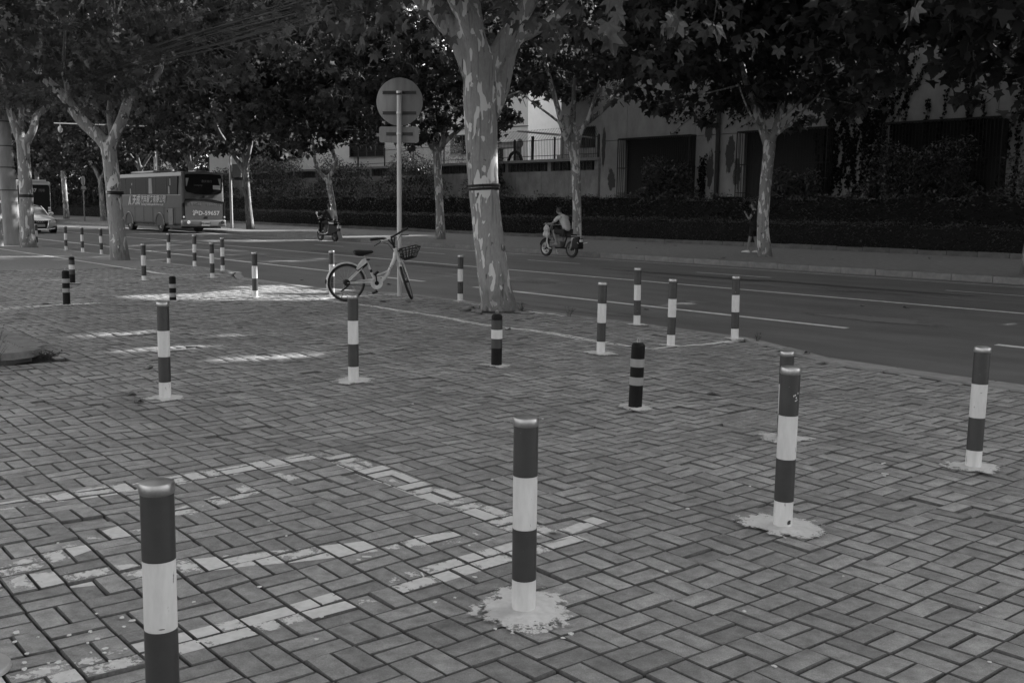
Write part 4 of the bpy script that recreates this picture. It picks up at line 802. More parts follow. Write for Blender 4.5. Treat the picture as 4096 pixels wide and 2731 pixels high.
sk = [[(.06, 0, -.2, .2), (.06, 0, .05, .19), (.14, 0, 1.2, .15), (.25, 0, 2.6, .14), (.32, 0, 3.6, .15)], [(.3, 0, 3.4, .11), (-.1, .3, 4.5, .09), (-1.2, .6, 5.6, .07), (-2.6, 1, 6.6, .05)], [(.32, 0, 3.5, .12), (.5, .3, 5, .1), (.8, .8, 7, .06)], [(.3, 0, 3.5, .1), (.2, -.5, 5, .08), (.1, -1.2, 7, .05)]]
T = tree('plane_tree', 'slim leaning plane tree at the right picture edge', Rb, sk, CFP[0][0], 'bark_dim', .045, (0, 0, -.5), .2, 1.12, grp='far row of plane trees', twigs=tw(sk, CF[0][1], 30, 9))
band(T, 1.75, .15, (.18, 0))
hid = [(-4.2, 26.2, 0), (2.6, 26.4, 1), (10, 26.4, 0), (-64.5, 26.6, 1), (-73.5, 26.6, 0), (-101, 27, 1), (-110, 27, 0)]  # first three added out of view to keep sun off plaza and road
lab = ['far row plane tree standing beyond the right picture edge', 'second far row plane tree beyond the right picture edge', 'third far row plane tree beyond the right picture edge', 'plane tree hidden behind the coach body', 'plane tree hidden behind the coach front and forked trunk', 'distant plane tree behind the city bus', 'last distant plane tree behind the city bus']
for k, (u, v, c) in enumerate(hid):
    tree('plane_tree', lab[k], P(u, v, walk_z(v)), generic(20+k, 4.2, .2), (CFP if u > -5 else CF)[c][0], 'bark_dim', .07, (0, 0, 0), .3*math.sin(k*1.7), 1, grp='far row of plane trees')
# trees in the grounds behind
bk = [(-80, 42, 1, .85, 'dark garden tree far behind the coach roof'), (-95, 42, 0, .9, 'dark garden tree behind the city bus'), (-112, 40, 1, .95, 'dark garden tree at the far left end of the street'), (-128, 34, 0, 1.1, 'tree closing the far end of the street'), (-140, 16, 1, 1.2, 'tree at the street end beyond the white car'), (-150, 26, 0, 1.2, 'distant tree at the street end above the city bus'), (-165, 21, 1, 1.3, 'tree far away at the very end of the street'), (-135, 8, 0, 1.1, 'distant roadside tree left of the white car'), (-44.6, 41.5, 1, .8, 'tall thin-stemmed garden tree rising over the annexe'), (-104, 37, 0, .7, 'low garden tree beyond the bus stop sign'), (-118, 35, 1, .7, 'low garden tree far beyond the bus stop sign')]  # tall tree at the annexe is added to keep sun off the far sidewalk
for k, (u, v, c, s, lb) in enumerate(bk):
    tree('garden_tree', lb, P(u, v, .2), (generic(40+k, 3.2, .15) if k != 8 else generic(50, 8.2, .12)), CF[c][0], 'bark_dim', .05, (0, 0, 4.2 if k == 8 else (-2.6 if k > 8 else -1.2)), k*.2-.6, s, grp='trees in the grounds behind the wall')
# twigs with large leaves hanging into the view from the near crowns
leafmat('leaf_hanging', .032, .08, .4, .45, .3, 2.4)
def hero(name, cen, size, seed):
    "plane leaves close enough to show lobes, teeth, folds along the veins and a curl"
    rg = np.random.default_rng(seed); na = 41; th = np.linspace(R(-128), R(128), na); lob = np.radians([0, 52, -52, 104, -104]); amp = [1.0, .86, .86, .58, .58]
    rad = np.max([a*np.exp(-(np.abs(th-l)/.36)**1.5) for l, a in zip(lob, amp)], 0)*.62+.40; rad *= 1+.07*np.abs(((np.arange(na) % 4)-2)/2.0)-.03
    vd = np.min([np.abs(th-l) for l in lob], 0)
    V_, F_ = [(0, 0, 0)], []
    for q in (.3, .65, 1.0):
        for a, r_, d_ in zip(th, rad, vd): V_.append((math.sin(a)*r_*q, math.cos(a)*r_*q+.18, .11*min(d_, .4)*q))
    V_[0] = (0, .18, 0); V_ = np.array(V_); V_ -= np.array([0, 0, 0])
    for j in range(na-1):
        F_.append((0, 1+j, 2+j))
        for q in range(2): a = 1+q*na+j; F_.append((a, a+na, a+na+1, a+1))
    nl = len(cen); out = []
    for c in cen:
        s = size*rg.uniform(.7, 1.15)*.62; v = V_.copy(); r2 = v[:, 0]**2+(v[:, 1]-.18)**2; v[:, 2] += -rg.uniform(.05, .45)*r2+rg.normal(0, .12)*v[:, 0]*v[:, 1]+rg.normal(0, .15)*v[:, 0]**2
        rot = Matrix.Rotation(rg.uniform(0, 2*PI), 3, 'Z') @ Matrix.Rotation(R(rg.uniform(-95, -25)), 3, 'X') @ Matrix.Rotation(rg.normal(0, .5), 3, 'Y')
        out.append(v*s @ np.array(rot).T+np.array(c))
    fl, sz_ = [], []
    for i in range(nl):
        for f in F_: fl += [x+i*len(V_) for x in f]; sz_.append(len(f))
    me = fastmesh(name, np.concatenate(out), fl, sz_, ['leaf_hanging']); me.polygons.foreach_set('use_smooth', [True]*len(me.polygons)); return me
def spray(parent, spots, sz, Y, seed):
    rr = random.Random(seed); cen = []; st = MB(); base = parent.location
    for (dx, dy, n, rad) in spots:
        c = at(dx, dy, Y)-base; st.tube([c+Vector((rr.uniform(-.2, .2), rr.uniform(-.2, .2), 1.3)), c+Vector((.05, 0, .5)), c], [.006, .004, .002], 5)
        for i in range(n): cen.append(tuple(c+Vector((rr.gauss(0, rad), rr.gauss(0, rad), rr.gauss(0, rad*.7)))))
    tag(st.build('hanging_twig', 'stem', parent), kind='stuff'); inst('hanging_leaves', hero('hanging_leaves', cen, sz, seed), parent)
TR = [o for o in C.objects if o.name.startswith('plane_tree') and 'upper right' in o.get('label', '')][0]
TB = [o for o in C.objects if 'big pale plane' in o.get('label', '')][0]
spray(TR, [(1548, 48, 3, .06), (1640, 48, 3, .05), (1420, 5, 3, .08), (1392, 78, 2, .04), (1600, -22, 4, .12), (2100, 22, 2, .04)], .175, 6.6, 3)
spray(TB, [(1330, 75, 5, .18), (1270, 95, 3, .1), (1350, 20, 8, .3), (1490, 60, 6, .3), (1240, 20, 5, .2), (900, 30, 12, .4), (830, 55, 10, .35), (960, 60, 8, .25), (770, 20, 12, .4), (1010, 30, 8, .25), (860, 90, 6, .25), (1600, 30, 10, .35), (1700, 60, 6, .3), (1150, 10, 6, .2), (930, 110, 4, .2)], .24, 13.5, 5)
TF = [o for o in C.objects if 'forked plane tree with' in o.get('label', '')][0]
rq = random.Random(9)
spray(TF, [(rq.uniform(20, 470), rq.uniform(0, 250), 5, .3) for _ in range(46)], .22, 27.0, 7)
# ================================================================ hedges
def hedge(name, lab, u0, u1, v0, v1, z0, z1, dens, size, seed, wob=.08, m_='leaf_hedge'):
    rg = np.random.default_rng(seed); t = thing(name, lab, 'hedge', (0, 0, 0), TH); L = u1-u0; H = z1-z0; D = v1-v0
    def top(u): return z1+wob*(np.sin(u*2.3+seed)+.6*np.sin(u*5.1+seed*2)+.35*np.sin(u*9.7))
    n1 = int(L*H*dens); u = rg.uniform(u0, u1, n1); a = np.stack([u, v0-.05+rg.normal(0, .045, n1)+.03*np.sin(u*3), z0+(top(u)-z0)*rg.random(n1)], 1)
    n2 = int(L*D*dens*.8); u = rg.uniform(u0, u1, n2); b = np.stack([u, rg.uniform(v0, v1, n2), top(u)+rg.normal(0, .045, n2)], 1)
    inst('foliage', leaves('foliage', np.concatenate([a, b]), size, LS, [m_], (-30, 70), seed), t)
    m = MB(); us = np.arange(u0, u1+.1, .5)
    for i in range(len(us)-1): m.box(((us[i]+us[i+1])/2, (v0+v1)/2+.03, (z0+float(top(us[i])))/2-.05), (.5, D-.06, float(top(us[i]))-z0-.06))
    m.build('shade_core', 'hedge_core', t); return t  # near-black filling boxes stand in for the shade inside the hedge
hedge('clipped_hedge', 'low clipped hedge running along the far sidewalk', -150, 8, 31.85, 33.0, .2, 1.14, 190, .085, 1, .035)
hedge('back_hedge', 'taller rough hedge behind the low clipped one, against the wall', -150, 8, 33.4, 34.8, .25, 2.02, 120, .13, 2, .11)
def bush(name, lab, u, v, ru, rv, h, n, size, seed, m_='leaf_hedge', z=.3, bare=.0):
    rg = np.random.default_rng(seed); t = thing(name, lab, 'bush', P(u, v, z), TH); d = rg.normal(size=(n, 3)); d /= np.linalg.norm(d, axis=1)[:, None]; r = rg.uniform(.35, 1, n)**.5*(1+.18*np.sin(d[:, 0]*6+seed)+.15*np.cos(d[:, 2]*8))
    p = d*r[:, None]*np.array([ru, rv, h/2])+np.array([0, 0, h*.55]); p = p[p[:, 2] > .05]
    inst('foliage', leaves('foliage', p, size, LS, [m_], (-50, 60), seed), t)
    m = MB(); rr = random.Random(seed)
    for i in range(9): a = rr.uniform(0, 2*PI); m.tube([(0, 0, 0), (ru*.3*math.cos(a), rv*.3*math.sin(a), h*.4), (ru*.7*math.cos(a), rv*.6*math.sin(a), h*.85)], [.03, .02, .008], 5)
    m.build('stems', 'stem', t)
bush('bush', 'dense dark bush growing before the left barred window', -31.9, 35.3, 1.7, .8, 3.3, 5200, .17, 3)
bush('bush', 'dark bush with fan leaves before the middle barred window', -24.8, 35.2, 1.3, .8, 2.7, 3200, .2, 4)
bush('bush', 'large dark bush covering the wall at right', -19.5, 35.2, 2.6, .9, 3.6, 6000, .17, 5)
bush('bush', 'dark bush at the right picture edge before the ivy wall', -14.2, 35.2, 2.4, .9, 3.3, 5000, .17, 6)
bush('bush', 'tall bush leaning over the wall just right of the big trunk', -45.2, 35.6, 1.7, .8, 3.9, 5000, .16, 7)
bush('bush', 'dark bush behind the straight plane tree', -52.5, 35.3, 3.2, .9, 4.3, 7000, .17, 8)
bush('bush', 'dark bush behind the scooter rider', -61.0, 35.3, 4.2, .9, 4.1, 7500, .18, 9)
bush('bush', 'dark bush right of the coach', -70.5, 35.3, 4.8, .9, 4.4, 7500, .2, 10)
bush('bush', 'dark bush hidden behind the coach', -82, 35.4, 5, .9, 3.8, 6000, .22, 11)
bush('bush', 'dark bush behind the city bus and bus stop', -95, 35.4, 6, .9, 4.0, 6000, .24, 12)
bush('bush', 'feathery bush with sunlight in its pale leaf colour behind the wall right of the sign pole', -55.0, 40.0, 2.2, 1.2, 5.2, 4000, .14, 13, 'leaf_sunlit_tone')  # sunlight on these leaves is put into their paler colour
bush('bush', 'small leafy shrub sticking up through the spiked fence', -45.8, 36.7, .5, .3, 5.3, 900, .16, 14, 'leaf_hedge')

for k, u in enumerate((-106, -116, -127, -139, -151)): bush('bush', ['dense dark bush beyond the bus stop sign', 'dark bush farther down the street edge', 'dark bush near the street end', 'distant dark bush at the street end', 'last dark bush closing the street'][k], u, 33.2-1.2*k, 6.5, 1.2, 4.8, 4200, .34, 30+k)
carve([(P(u, v, 0), r) for u, v, r in ((-17.2, 6.7, .36), (-16.7, 7.1, .45), (-16.1, 7.6, .45), (-15.6, 8.3, .36), (-17.3, 8.3, .4), (-18.0, 9.0, .36), (-16.8, 9.3, .36), (-12.5, 4.0, .12), (-12.45, 4.45, .12), (-10.9, 3.8, .13), (-10.8, 4.25, .13), (-9.75, 4.5, .14), (-9.62, 5.05, .14), (-11.6, 5.2, .1))]
      +[(B0+Vector((-.15, 0, 1.95)), .16), (B0+Vector((-.15, 0, 2.3)), .16)])
# ================================================================ buildings and walls
WV = 36.5
t = thing('grey_building', 'grey rendered building with barred windows and ivy behind the hedges at right', 'building', (0, 0, 0), TH)
m = MB(); m.box((-8.6, WV+6.2, 5.2), (57.1, 12, 10.3)); m.build('core', 'dark_frame', t)
WIN = [(-35.5, -31.08), (-28.35, -23.94), (-21.5, -17.0), (-14.6, -10.2)]; TOPZ = 10.6  # wall top raised so the building shades the far sidewalk
uj = [-37.2, -35.43, -31.11, -28.18, -24.6, -21.19, -17.4, -13.6, -9.8, -6, -2, 2, 6, 10, 14, 19.9]
for a, b in zip(uj[:-1], uj[1:]):
    m = MB(); m.box(((a+b)/2, WV+.1, (4.89+TOPZ)/2), (b-a-.022, .2, TOPZ-4.89)); m.build('wall_panel', 'wall_render', t)
lo = [-37.2]+[x for w_ in WIN for x in w_]+[19.9]
for a, b in zip(lo[::2], lo[1::2]):
    for c, d in ([(a, b)] if b-a < 4 else [(a+(b-a)*i/8, a+(b-a)*(i+1)/8) for i in range(8)]):
        m = MB(); m.box(((c+d)/2, WV+.1, 2.5), (d-c-.02, .2, 4.73)); m.build('wall_panel', 'wall_render', t)
for a, b in WIN:
    m = MB(); m.box(((a+b)/2, WV+.1, .8), (b-a-.02, .2, 1.3)); m.build('wall_panel', 'wall_render', t)
m = MB(); m.box((-37.13, WV+6.2, 5.3), (.12, 11.9, 10.5)); m.build('end_wall', 'wall_render', t)
m = MB(); m.box((-8.6, WV+6.1, 10.68), (57.4, 12.5, .14)); m.build('roof_edge', 'wall_grey', t)
for a, b in WIN:
    wn = MB(); wn.box(((a+b)/2, WV+.3, 3.17), (b-a, .02, 3.4)); wo_ = wn.build('window', 'dark_glass', t)
    m = MB()
    for k in range(5): m.box((a+.03+(b-a-.06)*k/4, WV+.27, 3.17), (.06, .05, 3.38))
    for z in (1.5, 3.75, 4.83): m.box(((a+b)/2, WV+.27, z), (b-a-.07, .044, .06))
    m.build('frame', 'dark_frame', wo_)
    # projecting security cage
    g = MB(); y0 = WV-.5
    for z in (1.45, 2.3, 3.5, 4.86):
        g.bar((a-.02, y0, z), (b+.02, y0, z), .03); g.bar((a-.02, y0, z), (a-.02, WV, z), .03); g.bar((b+.02, y0, z), (b+.02, WV, z), .03)
    for x in (a-.02, b+.02): g.bar((x, y0, 1.45), (x, y0, 4.86), .035)
    g.box(((a+b)/2, WV-.25, 4.9), (b-a+.06, .5, .03)); g.build('cage_frame', 'dark_frame', wo_)
    mb_ = MB(); mb_.box((0, 0, 3.15), (.016, .016, 3.4)); bme = mb_.mesh('bar', 'dark_frame')
    nb = int((b-a)/.13)
    for k in range(1, nb): inst('bar', bme, wo_, (a+(b-a)*k/nb, y0, 0))
    for k in range(1, 4):
        for x in (a-.02, b+.02): inst('bar', bme, wo_, (x, WV-.5+.125*k, 0))
m = MB(); m.tube([(-29.72, WV-.13, .2), (-29.72, WV-.13, 10.4)], .1, 12); dp = m.build('drainpipe', 'pipe_dark', t, True)
for z in (2.2, 4.1, 6.0, 7.6): m = MB(); m.lathe([(.1, -.05), (.125, -.045), (.125, .045), (.1, .05)], 12, 'Z', (-29.72, WV-.13, z)); m.build('joint', 'pipe_dark', dp, True)
paintmat('wall_stain', .07, scale=2.2, stretch=(1.5, 1, .5))
def wall_blot(u, z, ru, rz, seed, mt='wall_stain'):
    rr = random.Random(seed); n = 24; vs_ = [(u, WV-.004, z)]; fd = [.72]
    for ring, f in ((.5, .6), (1, .2)):
        for i in range(n): a = 2*PI*i/n; k = ring*(1+rr.uniform(-.2, .2)); vs_.append((u+ru*k*math.cos(a), WV-.004, z+rz*k*math.sin(a))); fd.append(f)
    fs = [(0, 1+i, 1+(i+1) % n) for i in range(n)]+[(1+i, 1+n+i, 1+n+(i+1) % n, 1+(i+1) % n) for i in range(n)]
    inst('damp_stain', fastmesh('damp_stain', vs_, [q for f in fs for q in f], [len(f) for f in fs], [mt], attr=fd), t)
for k, (u, z, ru, rz) in enumerate(((-30.35, 5.1, .35, .7), (-29.1, 4.0, .4, 1.2), (-28.7, 3.2, .3, 1.0), (-30.2, 3.4, .3, 1.1), (-36.4, 3.0, .4, .8), (-33.5, 6.2, .9, .5), (-37.0, 4.6, .2, 1.5))): wall_blot(u, z, ru, rz, k)
# ivy creeping over the wall
t = thing('ivy', 'dark ivy and bare creeper stems climbing the grey building at right', 'ivy', (0, 0, 0), TH)
rr = random.Random(4); st = MB(); pts = []
def vine(u, z, du, dz, n, leaf):
    p = []
    for i in range(n):
        p.append((u, WV-.015, z)); u += du*rr.uniform(.4, 1.4); z += dz*rr.uniform(.3, 1.5)+rr.uniform(-.02, .02)
        for _ in range(leaf): pts.append((u+rr.gauss(0, .06), WV-.03+rr.uniform(-.04, .01), z+rr.gauss(0, .07)))
    st.tube(p, [.012*(1-.7*i/n) for i in range(n)], 4)
for k in range(16): vine(rr.uniform(-33.5, -29.8), rr.uniform(4.9, 5.9), .16, .085, 16, 1)
for k in range(14): vine(rr.uniform(-29.5, -27.0), rr.uniform(4.95, 5.8), .14, .07, 14, 1)
for k in range(40): vine(rr.uniform(-24.5, -8), rr.uniform(.6, 3), rr.uniform(-.03, .05), .14, 34, 5)
for k in range(24): vine(rr.uniform(-24.5, -21), rr.uniform(1.0, 5.5), rr.uniform(-.03, .06), .1, 24, 5)
for k in range(8): vine(-30.6+rr.uniform(-.15, .15), 1.2, .0, .12, 24, 2)
st.build('stems', 'stem', t); inst('leaves', leaves('leaves', np.array(pts), .11, LF, ['leaf_ivy'], (-100, -60), 5), t)
# boundary wall with pierced blocks and a spiked fence on top
t = thing('boundary_wall', 'panelled boundary wall with a band of pierced flower blocks below a ledge', 'wall', (0, 0, 0), TH)
a = -37.35
while a > -100:
    b = a-1.08; m = MB(); m.box(((a+b)/2, WV+.09, 1.85), (1.06, .18, 3.25)); m.build('wall_panel', 'wall_grey', t); a = b
m = MB(); m.box((-68.7, WV+.14, 1.85), (62.6, .06, 3.2)); m.build('joint_backing', 'dark_frame', t)
m = MB(); m.box((-68.7, WV+.08, 4.03), (62.6, .34, .14)); m.build('ledge', 'concrete', t)
m = MB(); m.box((-68.7, WV+.2, 3.72), (62.6, .04, .5)); m.build('recess_back', 'dark_frame', t)
for k in range(16): m = MB(); m.box((-37.5-3.55*k, WV+.09, 3.715), (.26, .2, .48)); m.build('pier', 'concrete', t)
m = MB()
for s in (-1, 1): m.box((s*.18, 0, 0), (.03, .1, .42)); m.box((0, 0, s*.2), (.33, .1, .025))
for k in range(4):
    a = k*PI/2; q = [(math.cos(a)*.09+.062*math.cos(b), 0, math.sin(a)*.1+.07*math.sin(b)) for b in np.linspace(0, 2*PI, 11)]; m.tube(q, .012, 4, False)
bb = m.mesh('pierced_block', 'breeze')
for k in range(15):
    for j in range(5): inst('pierced_block', bb, t, (-37.5-3.55*k-.59*(j+1), WV+.08, 3.71))
t = thing('spiked_fence', 'dark picket fence with bent spiked tops standing on the boundary wall', 'fence', (0, 0, 0), TH)
m = MB(); m.tube([(0, 0, 4.08), (0, 0, 5.15), (0, -.28, 5.62)], [.012, .012, .006], 5); m.lathe([(.0, -.02), (.02, 0), (0, .05)], 5, 'Z', (0, -.29, 5.63)); pk = m.mesh('picket', 'dark_frame')
for k in range(190): inst('picket', pk, t, (-37.45-.125*k, WV+.1, 0))
for z in (4.3, 5.12): m = MB(); m.box((-49.4, WV+.1, z), (24, .025, .03)); m.build('rail', 'dark_frame', t)
for k in range(8): m = MB(); m.box((-37.5-3.3*k, WV+.13, 4.65), (.09, .07, 1.2)); m.build('post', 'dark_frame', t)
# white houses in the sun beyond the wall
t = thing('white_house', 'bright white house with a barred window seen above the spiked fence', 'house', P(-53.4, 45.5, .3), TH+R(14))
m = MB(); m.box((-17, 5, 4.6), (34, 10, 9.2)); m.build('wall', 'house_white', t)
for x, z, w_, h in ((-4.6, 5.6, 4.2, 1.3), (-15, 5.6, 3.6, 1.3), (-24, 5.6, 3.6, 1.3)):
    m = MB(); m.box((x, -.0, z), (w_, .06, h)); wo_ = m.build('window', 'dark_glass', t)
    m = MB(); m.box((x, -.04, z+h/2), (w_+.1, .1, .06)); m.box((x, -.04, z-h/2), (w_+.1, .12, .06))
    for k in range(5): m.box((x-w_/2+w_*k/4, -.04, z), (.06, .06, h-.06))
    m.build('frame', 'grey_plastic', wo_)
m = MB(); m.box((-17, -.02, 6.7), (34.05, .08, .05)); m.build('string_course', 'grey_plastic', t)
m = MB(); m.box((.5, 6.4, 3.9), (1.0, 3.2, 7.2)); m.box((.62, 6.4, 7.6), (1.5, 3.6, .22)); m.box((.56, 6.4, 7.35), (1.3, 3.4, .16)); m.build('corner_pillar', 'house_white', t)
m = MB(); m.box((-17, 5, 9.35), (34.6, 10.6, .3)); m.build('eaves', 'house_white', t)
mat('annexe_grey', .3, .9, var=.15, vscale=1.5)
t = thing('white_block', 'tall white block with a moulded pillar behind the white house', 'house', P(-56, 52, .3), TH)
m = MB(); m.box((0, 4, 6.5), (13, 8, 13)); m.build('wall', 'house_white', t); m = MB(); m.box((-1.2, -.3, 4), (1.6, .6, 8)); m.box((-1.2, -.4, 8.1), (2.1, 1.0, .25)); m.box((-1.2, -.35, 7.8), (1.9, .8, .14)); m.build('pillar', 'house_white', t); m = MB(); m.box((0, 4, 13.1), (13.4, 8.4, .2)); m.build('eaves', 'house_white', t)
t = thing('grey_annexe', 'plain grey annexe wall behind the spreading plane tree', 'building', P(-43.2, 42.5, .3), TH)
m = MB(); m.box((0, 4, 6.5), (7.2, 8, 13)); m.build('wall', 'annexe_grey', t); m = MB(); m.box((0, 4, 13.08), (7.5, 8.3, .16)); m.build('roof_slab', 'wall_grey', t)
m = MB(); m.box((-1.2, -.02, 5.4), (1.2, .06, 1.2)); m.build('window', 'dark_glass', t)
t = thing('shed', 'small lean-to shed with a thin roof behind the fence', 'shed', P(-44.4, 39.4, .3), TH)
m = MB(); m.box((.2, 1.6, 2.2), (2.4, .1, 4.2)); m.build('back_wall', 'wall_grey', t)
for x_ in (-1.4, 1.2): m = MB(); m.box((x_, .0, 2.7), (.12, .12, 5.3)); m.build('post', 'pipe_dark', t)
m = MB(); m.box((-.3, .7, 5.45), (3.6, 2.6, .1), Matrix.Rotation(R(6), 3, 'Y')); m.build('roof', 'concrete', t)
t = thing('water_tank', 'horizontal pale tank on a stand behind the spiked fence', 'tank', P(-46.7, 38.4, .3), TH)
m = MB(); m.lathe([(0, -1.0), (.2, -1.0), (.27, -.92), (.27, .92), (.2, 1.0), (0, 1.0)], 18, 'X', (0, 0, 4.9)); m.build('drum', 'steel', t, True)
m = MB()
for x in (-.8, .8): m.box((x, 0, 2.3), (.16, .3, 4.7))
m.build('stand', 'concrete', t)
t = thing('rubber_hoop', 'black hoop of thick hose arching below the tank', 'hose', P(-45.7, 38.0, 3.9), TH)
m = MB(); m.tube([(.6*math.cos(a), 0, .1+.7*math.sin(a)) for a in np.linspace(-.1, PI, 12)], .09, 8); m.build('hoop', 'rubber', t, True); m = MB(); m.box((.4, 0, -.05), (3.2, .5, .4)); m.build('rubbish_heap', 'rubber', t)
t = thing('far_house', 'pale house end at the far side of the garden trees', 'house', P(-120, 70, .3), TH); m = MB(); m.box((0, 0, 4), (60, 8, 8)); m.build('wall', 'house_white', t); m = MB(); m.box((0, 0, 8.15), (61, 9, .3)); m.build('roof', 'wall_grey', t)
m = MB(); m.box((.0, -4.02, 4), (1.5, .05, 1.4)); m.build('window', 'dark_glass', t)
# small notice on a stake in the hedge
t = thing('hedge_notice', 'small dark notice board on a stake before the hedge right of the straight tree', 'sign', P(-34.6, 31.75, .25), TH)
m = MB(); m.box((0, 0, .32), (.04, .03, .64)); m.build('stake', 'pipe_dark', t); m = MB(); m.box((0, -.03, .72), (.42, .03, .26)); m.build('board', 'pipe_dark', t)
for z, wd in ((.78, .28), (.68, .34)): m = MB(); m.box((0, -.048, z), (wd, .004, .03)); m.build('lettering', 'print_grey', t)

# ================================================================ vehicles
def wheel(t, c, r, wd, rim=.62, dark='rubber', rimm='steel', axis='Y', name='wheel', spokes=6, sgn=-1, disc=True):
    rt = (r-r*rim)
    m = MB(); m.lathe([(r*rim, -wd/2), (r-.12*rt, -wd/2), (r-.02*rt, -wd*.4), (r, -wd*.25), (r, wd*.25), (r-.02*rt, wd*.4), (r-.12*rt, wd/2), (r*rim, wd/2)], 28, axis, (0, 0, 0), True)
    o = m.build(name, dark, t, 40); o.location = c
    m = MB(); m.lathe([(0, sgn*wd*.30), (r*rim*.3, sgn*wd*.34), (r*rim*.35, sgn*wd*.1), (r*rim*.85, sgn*wd*.2), (r*rim*.9, sgn*wd*.46), (r*rim, sgn*wd*.46), (r*rim*1.0, -sgn*wd*.3), (0, -sgn*wd*.3)] if disc else [(r*rim*.86, -wd*.3), (r*rim*1.01, -wd*.45), (r*rim*1.01, wd*.45), (r*rim*.86, wd*.3)], 24, axis, (0, 0, 0), not disc); m.build('rim', rimm, o, 40)
    if not disc: m = MB(); m.lathe([(0, -wd*.6), (r*.2, -wd*.5), (r*.2, wd*.5), (0, wd*.6)], 14, axis); m.build('hub', 'black_plastic', o, 40)
    m = MB()
    for k in range(spokes): a = 2*PI*k/spokes; m.bar((r*rim*.25*math.cos(a), sgn*wd*.33, r*rim*.25*math.sin(a)), (r*rim*.9*math.cos(a), sgn*wd*.4, r*rim*.9*math.sin(a)), wd*.12, r*.12)
    m.build('hub_spokes', rimm, o); return o
def rrect(x0, x1, z0, z1, r, n=5):
    out = []
    for cx, cz, a0 in ((x1-r, z1-r, 0), (x0+r, z1-r, PI/2), (x0+r, z0+r, PI), (x1-r, z0+r, 1.5*PI)): out += [(cx+r*math.cos(a), cz+r*math.sin(a)) for a in np.linspace(a0, a0+PI/2, n)]
    return out
# ---- parked coach
RZ = road_z(22.5)
t = thing('coach', 'parked grey tour coach with white lettering, seen from behind at left', 'coach', P(-53.05, 22.52, RZ), TH)
Lc, Wc = 10.5, 2.4
def tap(bm):
    for v in bm.verts:
        if v.co.z > 0: v.co.y *= .95
bevelbox('body', (Lc, Wc, 2.84), (-Lc/2, 0, 1.84), .16, 4, 'coach_body', t, 50, tap)
bevelbox('roof_cowl', (3.6, 1.9, .2), (-6.4, 0, 3.31), .09, 3, 'coach_light', t)
m = MB(); m.prism(rrect(-10.2, -.1, 3.04, 3.23, .08), -Wc/2*.965-.006, -Wc/2*.95, 'XZ'); m.build('roof_rail', 'coach_light', t)
m = MB(); m.box((-.75, .1, 3.31), (.9, .8, .04)); m.box((-.45, .1, 3.29), (.05, .6, .08)); m.build('roof_hatch', 'coach_light', t)
yl = -Wc/2*.976
m = MB(); m.prism([(-10.3, 2.06), (-.62, 2.06), (-.5, 3.02), (-10.3, 3.02)], yl-.035, yl+.05, 'XZ'); sw = m.build('side_window', 'coach_glass', t)
for k, x in enumerate((-2.1, -3.7, -5.2, -6.8, -8.4)): m = MB(); m.box((x, yl-.037, 2.54), (.06, .012, .94)); m.build('pillar', 'bus_black', sw)
for k, (x, w_, z0, z1) in enumerate(((-4.45, .55, 2.1, 2.95), (-1.75, .22, 2.1, 2.5), (-1.55, .16, 2.55, 2.9), (-7.6, .16, 2.1, 2.4), (-7.35, .14, 2.6, 2.72))):
    m = MB(); m.prism([(x-w_/2, z0), (x+w_/2, z0), (x+w_*.4, z1), (x-w_*.4, z1)], yl-.0385, yl-.0365, 'XZ'); m.build('curtain', 'curtain', sw)
m = MB(); m.box((-5.2, yl-.012, 2.03), (10.0, .02, .03)); m.build('window_trim', 'coach_light', t)
ys = -Wc/2-.002
m = MB(); m.box((-4.9, ys-.003, 1.36), (9.3, .01, .012)); 
for x in (-1.0, -2.55, -4.2, -5.6, -7.0): m.box((x, ys-.0035, .93), (.012, .009, .84))
m.build('panel_seam', 'bus_black', t)
text('side_lettering', '汽车服务有限公司', .42, 'print_white', t, (-4.15, ys-.006, 1.78), (PI/2, 0, 0), .25, .008, 1.12)
text('side_lettering', '天成', .62, 'print_white', t, (-6.75, ys-.006, 1.72), (PI/2, 0, 0), .25, .014)
text('side_lettering', 'TianCheng Travel&European Bus Service Co.,Ltd', .17, 'print_white', t, (-4.3, ys-.006, 1.52), (PI/2, 0, 0), .2, .004)
m = MB(); q = [(-8.05, 1.45), (-7.85, 1.5), (-7.7, 1.75), (-7.6, 2.0), (-7.72, 1.98), (-7.9, 1.7)]; m.prism(q, ys-.008, ys-.004, 'XZ'); q = [(-7.72, 1.5), (-7.55, 1.46), (-7.5, 1.52), (-7.62, 1.6), (-7.55, 1.95), (-7.68, 1.7)]; m.prism(q, ys-.008, ys-.004, 'XZ'); m.build('company_mark', 'print_white', t)
lv = MB()
lm = MB(); lm.box((0, 0, 0), (.62, .03, .025)); lme = lm.mesh('louver_slat', 'coach_light')
m = MB(); m.box((-1.55, ys, .88), (.68, .012, .9)); lo_ = m.build('louver', 'bus_black', t)
for k in range(17): inst('louver_slat', lme, lo_, (-1.55, ys-.015, .47+k*.051))
for x, z in ((-2.05, 1.17), (-2.0, .5), (-1.05, .5), (-4.2, .42), (-4.95, .42), (-5.6, .42)): m = MB(); m.lathe([(.045, 0), (.045, -.02), (0, -.025)], 10, 'Y', (x, ys, z)); m.build('marker_lamp', 'bus_black', t)
